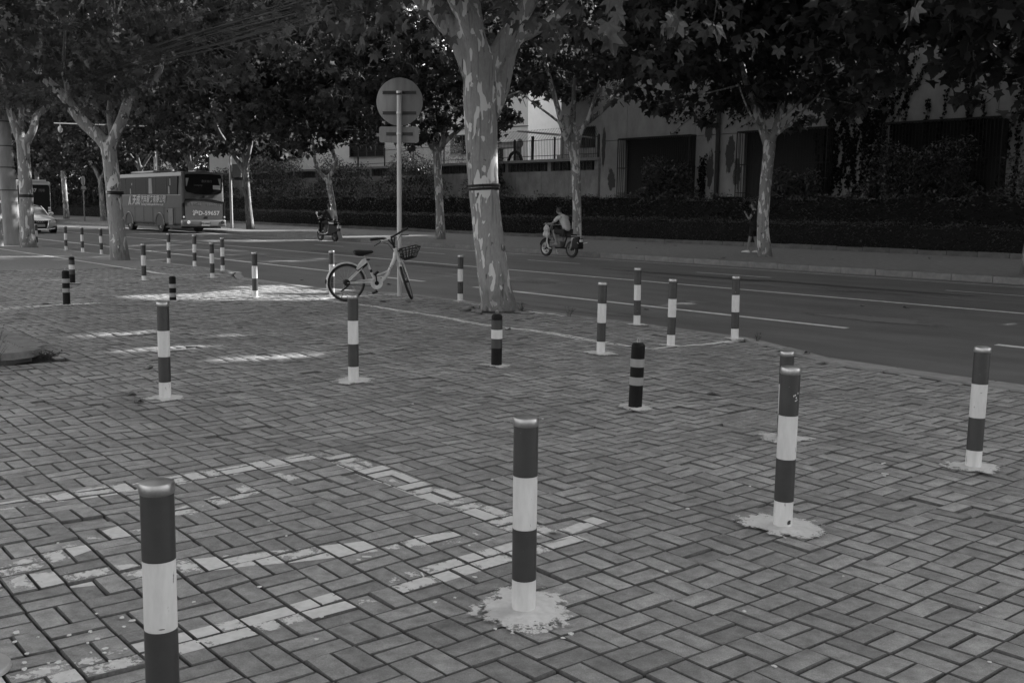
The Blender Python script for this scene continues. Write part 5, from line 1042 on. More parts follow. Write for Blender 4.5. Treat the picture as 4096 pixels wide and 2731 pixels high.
for x in (-3.15, -7.95):
    m = MB(); n = 20; arch = [(x+.62*math.cos(a), .42+.62*math.sin(a)) for a in np.linspace(0, PI, n)]; m.prism(arch+[(x-.62, .38), (x+.62, .38)], ys-.006, ys+.1, 'XZ'); m.build('wheel_well', 'bus_black', t)
    m = MB(); m.tube([(p[0], ys-.012, p[1]) for p in [(x+.64, .38)]+[(x+.64*math.cos(a), .42+.64*math.sin(a)) for a in np.linspace(0, PI, n)]+[(x-.64, .38)]], .03, 6); m.build('wheel_arch', 'coach_light', t, True)
    wheel(t, (x, -1.02, .48), .48, .3, .56, rimm='steel'); wheel(t, (x, .98, .48), .48, .3, .56, sgn=1)
m = MB(); m.box((-5.2, 0, .42), (9.6, 2.2, .3)); m.build('chassis', 'bus_black', t)
# rear
xr = .004
m = MB(); q = [(-1.02, 3.08), (-.9, 3.14), (0, 3.16), (.9, 3.14), (1.02, 3.06), (1.03, 2.3), (.95, 2.15), (.5, 2.08), (0, 2.06), (-.5, 2.1), (-.95, 2.2), (-1.03, 2.36)]
m.prism(q, -.03, .02, 'YZ'); rw = m.build('rear_window', 'coach_glass', t)
m = MB(); m.prism([(.52, 2.36), (.93, 2.34), (.93, 2.56), (.52, 2.57)], .02, .023, 'YZ'); m.build('sticker', 'print_white', rw)
text('rear_lettering', '东方旅游', .16, 'print_grey', rw, (.1, .0, 0), (0, 0, 0)) if False else None
text('window_lettering', '重庆旅行', .15, 'print_grey', t, (.024, .18, 2.76), (PI/2, 0, PI/2)); text('window_lettering', 'Lvxing.city', .11, 'print_grey', t, (.024, -.3, 2.56), (PI/2, 0, PI/2))
for s, y in ((1, -.97), (-1, .97)): m = MB(); m.prism([(y, 2.5), (y+s*.04, 2.5), (y+s*.16, 2.92), (y, 2.92)], .02, .022, 'YZ'); m.build('curtain', 'curtain', rw)
m = MB(); m.prism([(-1.05, .76), (1.1, .74), (1.12, 1.66), (.5, 1.78), (-.2, 1.82), (-1.05, 1.78)], -.05, .012, 'YZ'); ed = m.build('engine_cover', 'coach_body', t)
m = MB(); m.tube([(.014, y, z) for y, z in ((-1.06, 1.7), (-1.05, 1.79), (-.2, 1.83), (.5, 1.79), (1.12, 1.67))], .032, 6); m.tube([(.01, y, z) for y, z in ((-1.06, 1.7), (-1.06, .74), (1.1, .725), (1.13, 1.66))], .012, 5); m.build('cover_gap', 'bus_black', t)
text('rear_number', '沪D-59657', .3, 'print_white', t, (.016, .1, 1.08), (PI/2, 0, PI/2), 0, .008, 1.1); text('rear_lettering', '租车热线', .17, 'print_grey', t, (.016, -.55, 1.55), (PI/2, 0, PI/2), 0, .003, 1.2); text('rear_lettering', '68060015', .17, 'print_grey', t, (.016, .55, 1.53), (PI/2, 0, PI/2), 0, .003, 1.2)
m = MB(); m.lathe([(.07, 0), (.07, .03), (0, .04)], 14, 'X', (.0, .0, 1.96)); m.build('badge', 'bus_black', t); m = MB(); m.box((.014, .1, .86), (.02, .16, .1)); m.build('cover_latch', 'bus_black', t)
bevelbox('bumper', (.3, 2.42, .36), (-.1, 0, .56), .07, 3, 'coach_light', t)
m = MB(); m.box((.054, .05, .53), (.014, .46, .24)); pl_ = m.build('number_plate', 'plate', t); text('plate_text', '沪D 59657', .12, 'bus_black', t, (.063, .05, .53), (PI/2, 0, PI/2), 0, .002)
for y in (-.9, 1.02): m = MB(); m.lathe([(.09, 0), (.09, .02), (.07, .03), (0, .02)], 14, 'X', (.05, y, .6)); m.build('fog_lamp', 'lamp' if y < 0 else 'bus_black', t)
for y in (-1.135, 1.13): m = MB(); m.prism(rrect(y-.07, y+.07, .78, 1.62, .06), -.1, .014, 'YZ'); tl_ = m.build('tail_light', 'bus_black', t); m = MB(); m.lathe([(.05, 0), (.05, .01), (0, .015)], 12, 'X', (.014, y, .88)); m.build('lens', 'lamp', tl_)
# ---- city bus
t = thing('city_bus', 'dark-backed city bus with white route number at the left picture edge', 'bus', P(-83.7, 22.1, RZ), TH)
bevelbox('body', (12, 2.5, 2.8), (-6, 0, 1.72), .16, 4, 'bus_white', t)
m = MB(); m.prism(rrect(-1.14, 1.14, .6, 2.86, .16), -.05, .02, 'YZ'); m.build('rear_panel', 'bus_black', t)
m = MB(); m.box((-6, -1.235, 2.25), (11.2, .06, 1.2)); sw = m.build('side_window', 'dark_glass', t)
for k in range(5): m = MB(); m.box((-.6-2.3*k, -1.26, 2.25), (.22, .04, 1.24)); m.build('pillar', 'bus_white', sw)
m = MB(); m.box((-6, -1.26, .95), (11.5, .02, 1.0)); m.build('lower_side', 'bus_black', t)
m = MB(); m.box((-.6, 0, 3.16), (1.4, 1.8, .14)); m.build('roof_unit', 'bus_white', t)
text('route_number', '737', .36, 'print_white', t, (.03, -.08, 2.42), (PI/2, 0, PI/2), 0, .014); text('route_text', '刹车', .24, 'print_grey', t, (.03, .58, 2.42), (PI/2, 0, PI/2), 0, .006)
for z in (.72, .92, 1.12): m = MB(); m.prism(rrect(.98, 1.15, z-.07, z+.07, .02), .015, .04, 'YZ'); m.build('tail_light', 'white_light', t)
for x in (-2.8, -9): wheel(t, (x, -1.1, .48), .48, .3, .56)
# ---- silver car coming towards us
t = thing('silver_car', 'silver saloon car with a four ring emblem half hidden by the left trees', 'car', P(-55.3, 14.85, road_z(14.8)), TH)
def ringp(x, hw, zb, zt, crown=.05, tum=.92):
    half_ = [(0, zb), (hw*.8, zb), (hw*.97, zb+.1), (hw, zb+(zt-zb)*.55), (hw*.985, zt-.1), (hw*tum, zt-.02), (hw*.6, zt+crown*.7), (0, zt+crown)]
    return [(x, y, z) for y, z in half_]+[(x, -y, z) for y, z in half_[-2:0:-1]]
m = MB(); m.loft([ringp(*a) for a in ((0, .66, .34, .58, .02), (-.06, .76, .26, .66, .03), (-.25, .84, .2, .74, .04), (-.7, .895, .19, .83, .05), (-1.25, .91, .19, .9, .05), (-2.2, .915, .19, .93, .04), (-3.5, .91, .2, .96, .04), (-4.2, .87, .26, .98, .03), (-4.55, .8, .34, .96, .02), (-4.7, .7, .42, .86, .02))]); body = m.build('body', 'car_paint', t, 35)
def gring(x, hb, hr, zb, zr): return [(x, -hb, zb), (x, -hr, zr-.04), (x, -hr*.8, zr), (x, 0, zr+.015), (x, hr*.8, zr), (x, hr, zr-.04), (x, hb, zb)]
st = [(-1.2, .80, .74, .9, .93), (-1.6, .81, .68, .92, 1.17), (-2.0, .82, .6, .93, 1.39), (-2.7, .82, .6, .94, 1.43), (-3.4, .8, .59, .95, 1.37), (-4.05, .76, .62, .96, 1.06), (-4.2, .75, .7, .96, .99)]
m = MB(); m.loft([gring(*a) for a in st], True, False); gh = m.build('windows', 'windscreen', t, 30)
m = MB(); m.loft([[(x, -hr-.004, zr-.045), (x, -hr*.8, zr+.006), (x, 0, zr+.022), (x, hr*.8, zr+.006), (x, hr+.004, zr-.045)] for x, hb, hr, zb, zr in st[2:5]], True, False); m.build('roof', 'car_paint', t, 30)
m = MB()
for s in (-1, 1): m.tube([(x, s*(hr+.006), zr-.03) for x, hb, hr, zb, zr in st[:3]], .028, 6); m.tube([(x, s*(hr+.006), zr-.03) for x, hb, hr, zb, zr in st[4:]], .03, 6); m.bar((-2.75, s*.83, .95), (-2.72, s*.615, 1.38), .05)
m.build('pillars', 'car_paint', t)
m = MB(); m.prism([(-.38, .66), (.38, .66), (.36, .4), (.27, .22), (-.27, .22), (-.36, .4)], -.05, .03, 'YZ'); gr = m.build('grille', 'bus_black', t)
m = MB(); m.tube([(.03, y, z) for y, z in ((-.38, .66), (.38, .66), (.36, .4), (.27, .22), (-.27, .22), (-.36, .4), (-.38, .66))], .016, 6); m.build('grille_surround', 'chrome', gr)
for k in range(4): m = MB(); m.tube([(.037, -.135+.09*k+.055*math.cos(a), .585+.055*math.sin(a)) for a in np.linspace(0, 2*PI, 17)], .009, 5); m.build('emblem_ring', 'chrome', gr)
m = MB(); m.box((.045, 0, .4), (.012, .42, .13)); m.build('number_plate', 'plate', t)
for s in (-1, 1):
    m = MB(); q = [(s*.43, .66), (s*.8, .70), (s*.84, .62), (s*.72, .55), (s*.45, .54)]; m.add([(-.02-.22*max(0, abs(y)-.42)/.42*1.0, y, z) for y, z in q]+[(.015-.22*max(0, abs(y)-.42)/.42*1.0, y, z) for y, z in q], [(5, 6, 7, 8, 9), (0, 5, 9, 4), (0, 1, 6, 5), (1, 2, 7, 6), (2, 3, 8, 7), (3, 4, 9, 8)]); m.build('headlight', 'dark_glass', t)
    m = MB(); m.prism([(s*.46, .2), (s*.74, .22), (s*.76, .36), (s*.5, .34)], -.14, -.02, 'YZ'); m.build('air_intake', 'bus_black', t)
    m = MB(); m.lathe([(0, -.1), (.06, -.08), (.085, 0), (.075, .06), (0, .08)], 12, 'X', (-1.55, s*1.0, .99)); o = m.build('mirror', 'car_paint', t, True); m = MB(); m.bar((-1.55, s*.82, .93), (-1.55, s*.97, .97), .04); m.build('mirror_arm', 'bus_black', t)
    for x in (-.85, -3.65): wheel(t, (x, s*.8, .32), .32, .22, .66, sgn=s)
    for x in (-.85, -3.65): m = MB(); m.lathe([(.37, -.02), (.37, .03)], 24, 'Y', (x, s*.9, .33)); m.build('wheel_arch', 'bus_black', t)
m = MB(); m.tube([(-.02, -.7, .26), (.03, -.4, .21), (.04, 0, .2), (.03, .4, .21), (-.02, .7, .26)], .025, 6); m.build('bumper_lip', 'car_paint', t)
# ================================================================ people
def hand(mb, w_, d, s, sc_=1.0):                     # palm and five bent fingers
    w_ = Vector(w_); d = Vector(d).normalized(); side = d.cross(Vector((0, 0, 1))).normalized()*s; up = side.cross(d)
    mb.tube([w_, w_+d*.04*sc_, w_+d*.085*sc_], [.02, .03, .026], 8)
    for k, L in enumerate((.07, .08, .075, .058)):
        b = w_+d*.08*sc_+side*(.024-.016*k); mb.tube([b, b+d*L*.5-up*.01, b+d*L*.7-up*.035, b+d*L*.45-up*.055], [.009, .0085, .008, .006], 6)
    b = w_+d*.03*sc_+side*.026; mb.tube([b, b+d*.03+side*.02, b+d*.055+side*.012-up*.02], [.011, .0095, .007], 6)
def figure(t, J, top, legs, upper_sleeve=.5, lower_cloth='short', hairlen=0):
    """J: joint name -> (x, y, z) in a frame that looks along +x"""
    names = ['pelvis', 'belly', 'chest', 'neckb', 'neck', 'headl', 'headm', 'headt', 'shl', 'ell', 'wrl', 'shr', 'elr', 'wrr', 'hil', 'knl', 'anl', 'tol', 'hir', 'knr', 'anr', 'tor']
    rad = dict(pelvis=(.13, .11), belly=(.125, .1), chest=(.135, .105), neckb=(.075, .07), neck=(.053, .055), headl=(.068, .078), headm=(.08, .095), headt=(.055, .065), shl=.06, ell=.042, wrl=.028, shr=.06, elr=.042, wrr=.028, hil=.088, knl=.058, anl=.04, tol=.032, hir=.088, knr=.058, anr=.04, tor=.032)
    E_ = [('pelvis', 'belly'), ('belly', 'chest'), ('chest', 'neckb'), ('neckb', 'neck'), ('neck', 'headl'), ('headl', 'headm'), ('headm', 'headt'), ('chest', 'shl'), ('shl', 'ell'), ('ell', 'wrl'), ('chest', 'shr'), ('shr', 'elr'), ('elr', 'wrr'), ('pelvis', 'hil'), ('hil', 'knl'), ('knl', 'anl'), ('anl', 'tol'), ('pelvis', 'hir'), ('hir', 'knr'), ('knr', 'anr'), ('anr', 'tor')]
    def rr_(n, k=1, add=0):
        r = rad[n]; r = r if isinstance(r, tuple) else (r, r); return (r[0]*k+add, r[1]*k+add)
    ix = {n: i for i, n in enumerate(names)}; ex = MB()
    for s, q in ((1, 'l'), (-1, 'r')): hand(ex, J['wr'+q], Vector(J['wr'+q])-Vector(J['el'+q]), s)
    hc = Vector(J['headm']); ex.tube([hc+Vector((.085, 0, .01)), hc+Vector((.118, 0, -.025)), hc+Vector((.09, 0, -.035))], [.008, .014, .01], 6)
    for s in (-1, 1): ex.lathe([(0, -.012), (.022, -.008), (.028, .0), (.018, .01), (0, .012)], 8, 'Y', hc+Vector((-.005, s*.082, -.005))); ex.lathe([(0, 0), (.011, .003), (0, .008)], 6, 'X', hc+Vector((.085, s*.032, .02)))
    ex.tube([hc+Vector((.083, -.022, -.06)), hc+Vector((.09, 0, -.058)), hc+Vector((.083, .022, -.06))], .006, 5)
    skin('body', [tuple(J[n])+rr_(n) for n in names], [(ix[a], ix[b]) for a, b in E_], 'skin_tone', t, 2, 0, ex)
    def garment(name, seq, m_, add):
        nm = sorted({n for e_ in seq for n in e_}, key=lambda n: 0 if n == 'pelvis' else 1); L = {}
        for n in nm:
            if '>' in n: a, b, f = n.split('>'); f = float(f); L[n] = tuple(Vector(J[a]).lerp(Vector(J[b]), f))+tuple(x*(1-f)+y*f+add for x, y in zip(rr_(a), rr_(b)))
            else: L[n] = tuple(J[n])+rr_(n, 1, add)
        k = {n: i for i, n in enumerate(nm)}; return skin(name, [L[n] for n in nm], [(k[a], k[b]) for a, b in seq], m_, t, 2, 0)
    sl = ('shl>ell>%g' % upper_sleeve, 'shr>elr>%g' % upper_sleeve)
    garment('shirt', [('pelvis', 'belly'), ('belly', 'chest'), ('chest', 'neckb'), ('chest', 'shl'), ('shl', sl[0]), ('chest', 'shr'), ('shr', sl[1])], top, .022)
    if lower_cloth == 'short': seq = [('pelvis', 'hil'), ('hil', 'hil>knl>0.92'), ('pelvis', 'hir'), ('hir', 'hir>knr>0.92')]
    else: seq = [('pelvis', 'hil'), ('hil', 'knl'), ('knl', 'knl>anl>0.9'), ('pelvis', 'hir'), ('hir', 'knr'), ('knr', 'knr>anr>0.9')]
    garment('trousers', seq, legs, .02)
    h = MB(); n = 14; hc = Vector(J['headm'])+Vector((-.012, 0, .02)); rings = []
    for i in range(7):
        ph = PI/2-(i/6)*(PI*.62); rings.append([tuple(hc+Vector((.106*math.cos(ph)*math.cos(2*PI*j/n)-(.02 if i > 3 else 0), .094*math.cos(ph)*math.sin(2*PI*j/n), .118*math.sin(ph)+(.055 if i > 3 and math.cos(2*PI*j/n) > .35 else 0)-(hairlen if i == 6 and math.cos(2*PI*j/n) < .2 else 0)))) for j in range(n)])
    h.loft(rings, True); h.build('hair', 'hair', t, True)
def shoes(t, J, m_):
    for q in 'lr':
        a, b = Vector(J['an'+q]), Vector(J['to'+q]); d = (b-a); d.z = 0; d.normalize(); m = MB(); z = min(a.z, b.z)-.05
        c = Vector((a.x, a.y, 0)); rings = []
        for f, w_, hh in ((-.07, .03, .05), (-.05, .042, .085), (.02, .046, .1), (.1, .048, .075), (.17, .045, .055), (.21, .025, .04)):
            p = c+d*f; s_ = d.cross(Vector((0, 0, 1))); rings.append([tuple(p+s_*w_*math.cos(g_)+Vector((0, 0, z+hh/2+hh/2*math.sin(g_)))) for g_ in np.linspace(0, 2*PI, 11)[:-1]])
        m.loft(rings); m.build('shoe', m_, t, True)
FW = TH+PI
# ---- scooter with rider in black
t = thing('scooter', 'dark electric scooter with chrome side bars and a pale mudflap, on the far lane', 'scooter', P(-40.75, 23.05, road_z(23)), FW)
for x in (-.62, .66): wheel(t, (x, 0, .23), .23, .11, .55, rimm='grey_plastic', spokes=5, sgn=1, disc=False)
m = MB(); m.loft([[(x, -w_, z0), (x, -w_*.8, z1), (x, w_*.8, z1), (x, w_, z0)] for x, w_, z0, z1 in ((-.98, .07, .5, .62), (-.8, .13, .4, .7), (-.4, .15, .34, .72), (-.1, .14, .3, .7), (.0, .12, .28, .5))]); m.build('rear_body', 'black_plastic', t, 30)
m = MB(); m.box((.2, 0, .3), (.56, .28, .07)); m.build('floorboard', 'black_plastic', t)
m = MB(); m.loft([[(x-.02, -w_, z), (x+.05, -w_*.6, z), (x+.07, 0, z), (x+.05, w_*.6, z), (x-.02, w_, z), (x-.05, 0, z)] for x, w_, z in ((.5, .15, .28), (.5, .18, .5), (.46, .19, .75), (.4, .15, .95), (.37, .1, 1.04))]); m.build('leg_shield', 'black_plastic', t, 30)
m = MB(); m.tube([(.66, .0, .23), (.62, 0, .45), (.46, 0, .95)], .04, 8); m.build('fork', 'black_plastic', t); m = MB(); m.tube([(.66+.27*math.cos(a), 0, .23+.27*math.sin(a)) for a in np.linspace(.4, 2.4, 8)], .05, 8); m.build('front_mudguard', 'black_plastic', t, True)
bevelbox('seat', (.7, .26, .12), (-.35, 0, .76), .05, 3, 'saddle', t)
m = MB(); m.tube([(.32, -.34, 1.03), (.38, -.12, 1.03), (.4, 0, 1.02), (.38, .12, 1.03), (.32, .34, 1.03)], .016, 8); m.build('handlebar', 'black_plastic', t, True)
for s in (-1, 1):
    m = MB(); m.tube([(.33, s*.3, 1.03), (.36, s*.36, 1.2)], .007, 5); mo = m.build('mirror_stem', 'steel', t); m = MB(); m.lathe([(0, -.012), (.045, -.01), (.055, 0), (.045, .01), (0, .012)], 12, 'X', (.36, s*.37, 1.24)); m.build('mirror', 'steel', t, True)
    m = MB(); m.lathe([(0, 0), (.028, .01), (.02, .05), (0, .055)], 10, 'X', (.46, s*.16, .86)); m.build('turn_signal', 'lamp', t, True)
    m = MB(); m.tube([(.62, s*.17, .62), (.45, s*.2, .34), (.1, s*.2, .32), (-.2, s*.2, .36), (-.32, s*.19, .42), (-.34, s*.18, .72), (-.42, s*.17, .8), (-.8, s*.16, .8)], .014, 7); m.build('chrome_bar', 'chrome', t, True)
m = MB(); m.box((-.98, 0, .64), (.06, .18, .12)); m.build('tail_light', 'lamp', t); m = MB(); m.box((-.9, 0, .52), (.16, .14, .04)); m.build('rear_bracket', 'chrome', t)
m = MB(); m.add([(-.93, -.09, .5), (-.93, .09, .5), (-1.12, .11, .12), (-1.12, -.11, .12)]+[(-.92, -.09, .5), (-.92, .09, .5), (-1.11, .11, .12), (-1.11, -.11, .12)], [(0, 1, 2, 3), (7, 6, 5, 4), (0, 4, 5, 1), (1, 5, 6, 2), (2, 6, 7, 3), (3, 7, 4, 0)]); m.build('mudflap', 'sign_back', t)
m = MB(); m.bar((-.5, -.1, .86), (-1.15, -.12, .9), .05, .04); m.build('rear_rack', 'black_plastic', t)
t = thing('person', 'person in black clothes riding the dark scooter away to the left', 'person', P(-40.75, 23.05, road_z(23)), FW)
J = dict(pelvis=(-.28, 0, .9), belly=(-.25, 0, 1.03), chest=(-.2, 0, 1.22), neckb=(-.17, 0, 1.38), neck=(-.155, 0, 1.43), headl=(-.14, 0, 1.5), headm=(-.135, 0, 1.56), headt=(-.14, 0, 1.62), shl=(-.18, .19, 1.32), ell=(.0, .29, 1.12), wrl=(.24, .28, 1.06), shr=(-.18, -.19, 1.32), elr=(.0, -.29, 1.12), wrr=(.24, -.28, 1.06), hil=(-.22, .1, .86), knl=(.2, .15, .82), anl=(.22, .13, .42), tol=(.34, .13, .39), hir=(-.22, -.1, .86), knr=(.2, -.15, .82), anr=(.22, -.13, .42), tor=(.34, -.13, .39))
figure(t, J, 'black_cloth', 'black_cloth', .95, 'long'); shoes(t, J, 'black_cloth')
# ---- moped with rider in grey T-shirt
t = thing('moped', 'old electric moped with a battery box, on the far lane before a plane tree', 'moped', P(-25.12, 22.85, road_z(22.9)), FW)
wheel(t, (.66, 0, .27), .27, .08, .72, rimm='steel', spokes=5, sgn=1, disc=False); wheel(t, (-.6, 0, .27), .27, .08, .72, rimm='grey_plastic', spokes=5, sgn=1, disc=False)
m = MB(); m.tube([(.3, 0, .85), (.28, 0, .6), (.2, 0, .3), (-.3, 0, .3), (-.6, 0, .3)], .03, 8); m.tube([(-.2, 0, .32), (-.35, 0, .68), (-.95, 0, .66)], .025, 8); m.build('frame', 'black_plastic', t, True)
for s in (-1, 1):
    m = MB(); m.tube([(.66, s*.065, .27), (.6, s*.07, .45), (.46, s*.05, .85), (.42, s*.03, 1.0)], .018, 8); m.build('fork_leg', 'steel', t, True)
    m = MB(); m.tube([(.44, s*.17, .78), (.42, s*.19, .5), (.36, s*.19, .3), (.22, s*.18, .27)], .018, 8); m.build('crash_bar', 'bus_white', t, True)
    m = MB(); m.tube([(-.6, s*.1, .28), (-.75, s*.12, .62)], .02, 6); m.build('shock_absorber', 'steel', t)
bevelbox('battery_box', (.52, .24, .2), (.12, 0, .42), .02, 2, 'grey_plastic', t); m = MB(); m.box((.12, -.123, .45), (.5, .004, .012)); m.box((.12, .123, .45), (.5, .004, .012)); m.build('box_seam', 'bus_black', t)
bevelbox('seat', (.66, .24, .1), (-.4, 0, .71), .04, 3, 'saddle', t)
m = MB(); m.tube([(-.7, .14, .7), (-1.0, .14, .7), (-1.02, 0, .7), (-1.0, -.14, .7), (-.7, -.14, .7)], .012, 6); m.tube([(-1.0, 0, .7), (-.96, 0, .3)], .012, 6); m.build('rack', 'steel', t, True)
bevelbox('rear_case', (.3, .26, .34), (-.86, 0, .46), .03, 2, 'black_plastic', t); m = MB(); m.box((-1.03, 0, .56), (.04, .12, .08)); m.build('tail_light', 'lamp', t); m = MB(); m.tube([(-1.0, .1, .47), (-1.08, .22, .5)], .012, 5); m.tube([(-1.0, -.1, .47), (-1.08, -.22, .5)], .012, 5); m.build('turn_signals', 'lamp', t)
m = MB(); m.tube([(.3, .36, 1.05), (.4, .16, 1.04), (.42, 0, 1.02), (.4, -.16, 1.04), (.3, -.36, 1.05)], .015, 8); m.build('handlebar', 'steel', t, True)
m = MB(); m.tube([(.66+.31*math.cos(a), 0, .27+.31*math.sin(a)) for a in np.linspace(.3, 2.5, 8)], .035, 8); m.build('front_mudguard', 'black_plastic', t, True); m = MB(); m.lathe([(0, 0), (.06, .01), (.08, .06), (.05, .1), (0, .1)], 12, 'X', (.48, 0, .86)); m.build('headlight', 'black_plastic', t, True)
m = MB(); m.tube([(.05, .1, .24), (-.1, .2, .12), (-.2, .24, .14)], .012, 5); m.build('kickstand', 'steel', t)
for k, (x, y, z, sx, sz) in enumerate(((.5, .14, .93, .12, .13), (.48, .15, .76, .15, .14), (.6, .0, .84, .1, .16))):
    bt = thing('plastic_bag', ['knotted white bag hanging high from the moped handlebar', 'bulging white bag hanging low from the moped handlebar', 'crumpled small bag at the front of the moped'][k], 'bag', P(-25.12, 22.85, road_z(22.9)), FW)
    m = MB(); n = 12; rr = random.Random(k)
    m.loft([[(x+sx*f*(1+rr.uniform(-.15, .15))*math.cos(2*PI*j/n), y+sx*.8*f*(1+rr.uniform(-.15, .15))*math.sin(2*PI*j/n), z+sz*h) for j in range(n)] for f, h in ((.15, -1), (.75, -.85), (1, -.4), (.9, .1), (.6, .55), (.2, .85), (.12, 1.1))]); m.build('bag', 'plastic_bag', bt, True)
    m = MB(); m.tube([(x, y, z+sz), (x-.05, y, 1.04)], .008, 5); m.build('handle', 'plastic_bag', bt)
t = thing('person', 'person in a printed grey T-shirt and dark shorts riding the moped, leaning forward', 'person', P(-25.12, 22.85, road_z(22.9)), FW)
J = dict(pelvis=(-.36, 0, .83), belly=(-.32, 0, .98), chest=(-.2, 0, 1.2), neckb=(-.08, 0, 1.35), neck=(-.02, 0, 1.39), headl=(.04, 0, 1.44), headm=(.08, 0, 1.49), headt=(.09, 0, 1.55), shl=(-.12, .19, 1.3), ell=(.08, .28, 1.08), wrl=(.28, .32, 1.08), shr=(-.12, -.19, 1.3), elr=(.08, -.28, 1.08), wrr=(.28, -.32, 1.08), hil=(-.3, .1, .8), knl=(.14, .17, .86), anl=(-.02, .15, .46), tol=(.1, .15, .42), hir=(-.3, -.1, .8), knr=(.14, -.17, .86), anr=(-.02, -.15, .46), tor=(.1, -.15, .42))
figure(t, J, 'shirt_grey', 'shorts_dark', .7, 'short'); shoes(t, J, 'skin_tone')
# print on the back of the shirt
bk_ = MB(); bk_.box((-.365, .0, 1.13), (.006, .2, .018), Matrix.Rotation(R(25), 3, 'Y')); bk_.box((-.385, .0, 1.09), (.006, .2, .018), Matrix.Rotation(R(25), 3, 'Y')); bk_.build('shirt_print', 'print_white', t)
bk_ = MB(); bk_.box((-.335, .03, 1.21), (.006, .014, .07), Matrix.Rotation(R(28), 3, 'Y')); bk_.box((-.32, .0, 1.24), (.006, .06, .014), Matrix.Rotation(R(28), 3, 'Y')); bk_.box((-.35, .0, 1.18), (.006, .06, .014), Matrix.Rotation(R(28), 3, 'Y')); bk_.build('shirt_print', 'print_white', t)
# ---- pedestrian
t = thing('person', 'pedestrian in black with white shoes looking at a phone beside the plane tree', 'person', P(-21.1, 27.85, walk_z(27.85)), FW+R(18))
J = dict(pelvis=(0, 0, .9), belly=(.0, 0, 1.03), chest=(.0, 0, 1.24), neckb=(.01, 0, 1.4), neck=(.03, 0, 1.44), headl=(.06, 0, 1.51), headm=(.07, 0, 1.57), headt=(.06, 0, 1.64), shl=(.0, .17, 1.34), ell=(.1, .22, 1.1), wrl=(.27, .12, 1.3), shr=(.0, -.17, 1.34), elr=(-.02, -.21, 1.08), wrr=(.1, -.2, .9), hil=(0, .09, .86), knl=(.1, .09, .48), anl=(.16, .09, .1), tol=(.28, .09, .06), hir=(0, -.09, .86), knr=(-.02, -.09, .48), anr=(-.14, -.09, .11), tor=(-.02, -.09, .06))
figure(t, J, 'black_cloth', 'black_cloth', .55, 'short', .06); shoes(t, J, 'white_shoe')
m = MB(); m.lathe([(.17, .72), (.175, .9), (.15, 1.02)], 14); m.build('skirt', 'black_cloth', t, True)
ph = MB(); ph.box((.36, .1, 1.38), (.012, .075, .15)); o = ph.build('phone', 'black_plastic'); o.location = t.location; o.rotation_euler = t.rotation_euler; tag(o, 'phone held up in the hand of the pedestrian in black', 'phone')
# ================================================================ bicycle
HB = R(20); LEAN = R(2.5)
t = thing('bicycle', 'white step-through share bicycle with black basket parked by the sign pole', 'bicycle', Vector((-2.72, 16.72, .005)), 0, rot=(LEAN, 0, HB))
WR = .31
a0 = Vector((.80, 0, .865)); a1 = Vector((.885, 0, .63)); ax = (a0-a1).normalized(); SR = Matrix.Translation(a0) @ Matrix.Rotation(R(74), 4, ax) @ Matrix.Translation(-a0)
def steer(mb): mb.v = [tuple(SR @ Vector(v)) for v in mb.v]; return mb
def bwheel(c, f, nm):
    m = MB(); m.lathe([(WR-.036, -.012), (WR-.028, -.019), (WR-.012, -.02), (WR-.002, -.011), (WR, 0), (WR-.002, .011), (WR-.012, .02), (WR-.028, .019), (WR-.036, .012)], 44, 'Y', c, True); o = f(m).build(nm, 'rubber', t, True)
    m = MB(); m.lathe([(WR-.05, -.010), (WR-.034, -.013), (WR-.034, .013), (WR-.05, .010)], 44, 'Y', c, True); f(m).build('rim', 'grey_plastic', o, True)
    m = MB(); m.lathe([(.02, -.035), (.028, -.03), (.016, 0), (.028, .03), (.02, .035)], 12, 'Y', c); f(m).build('hub', 'black_plastic', o, True)
    m = MB()
    for k in range(18): a = 2*PI*k/18; s = .03 if k % 2 else -.03; m.tube([(c[0]+.02*math.cos(a+.6), s, c[2]+.02*math.sin(a+.6)), (c[0]+(WR-.045)*math.cos(a), 0, c[2]+(WR-.045)*math.sin(a))], .0013, 4, False)
    f(m).build('spokes', 'steel', o)
idn = lambda m: m
bwheel((0, 0, WR), idn, 'rear_wheel'); bwheel((1.0, 0, WR), steer, 'front_wheel')
m = MB(); m.tube([a0+(a0-a1)*.02, a1], [.03, .03], 12); m.build('head_tube', 'bike_white', t, True)
m = MB(); m.tube([(.815, 0, .80), (.80, 0, .7), (.745, 0, .57), (.68, 0, .44), (.6, 0, .345), (.5, 0, .3)], [.036, .034, .032, .032, .031, .03], 12); m.build('down_tube', 'bike_white', t, True)
m = MB(); m.tube([(.49, 0, .3), (.42, 0, .45), (.33, 0, .66)], [.022, .02, .02], 12); sto = m.build('seat_tube', 'bike_white', t, True)
for f in (.52, .58): m = MB(); c = Vector((.49, 0, .3)).lerp(Vector((.33, 0, .66)), f); d = Vector((-.16, 0, .36)).normalized()*.012; m.tube([c-d, c+d], .0222, 12); m.build('dark_band', 'black_plastic', sto)
m = MB(); m.tube([(.43, 0, .42), (.55, 0, .44), (.68, 0, .49)], .014, 8); m.build('brace_tube', 'bike_white', t, True)
for s in (-1, 1):
    m = MB(); m.tube([(0, s*.06, WR), (.3, s*.05, .31), (.48, s*.03, .3)], .012, 8); m.build('chain_stay', 'bike_white', t, True)
    m = MB(); m.tube([(0, s*.06, WR), (.2, s*.05, .5), (.345, s*.025, .64)], .010, 8); m.build('seat_stay', 'bike_white', t, True)
    m = MB(); m.tube([(.9, s*.03, .665), (.925, s*.05, .6), (.96, s*.055, .45), (1.0, s*.055, WR)], [.016, .015, .013, .01], 8); steer(m).build('fork_blade', 'bike_white', t, True)
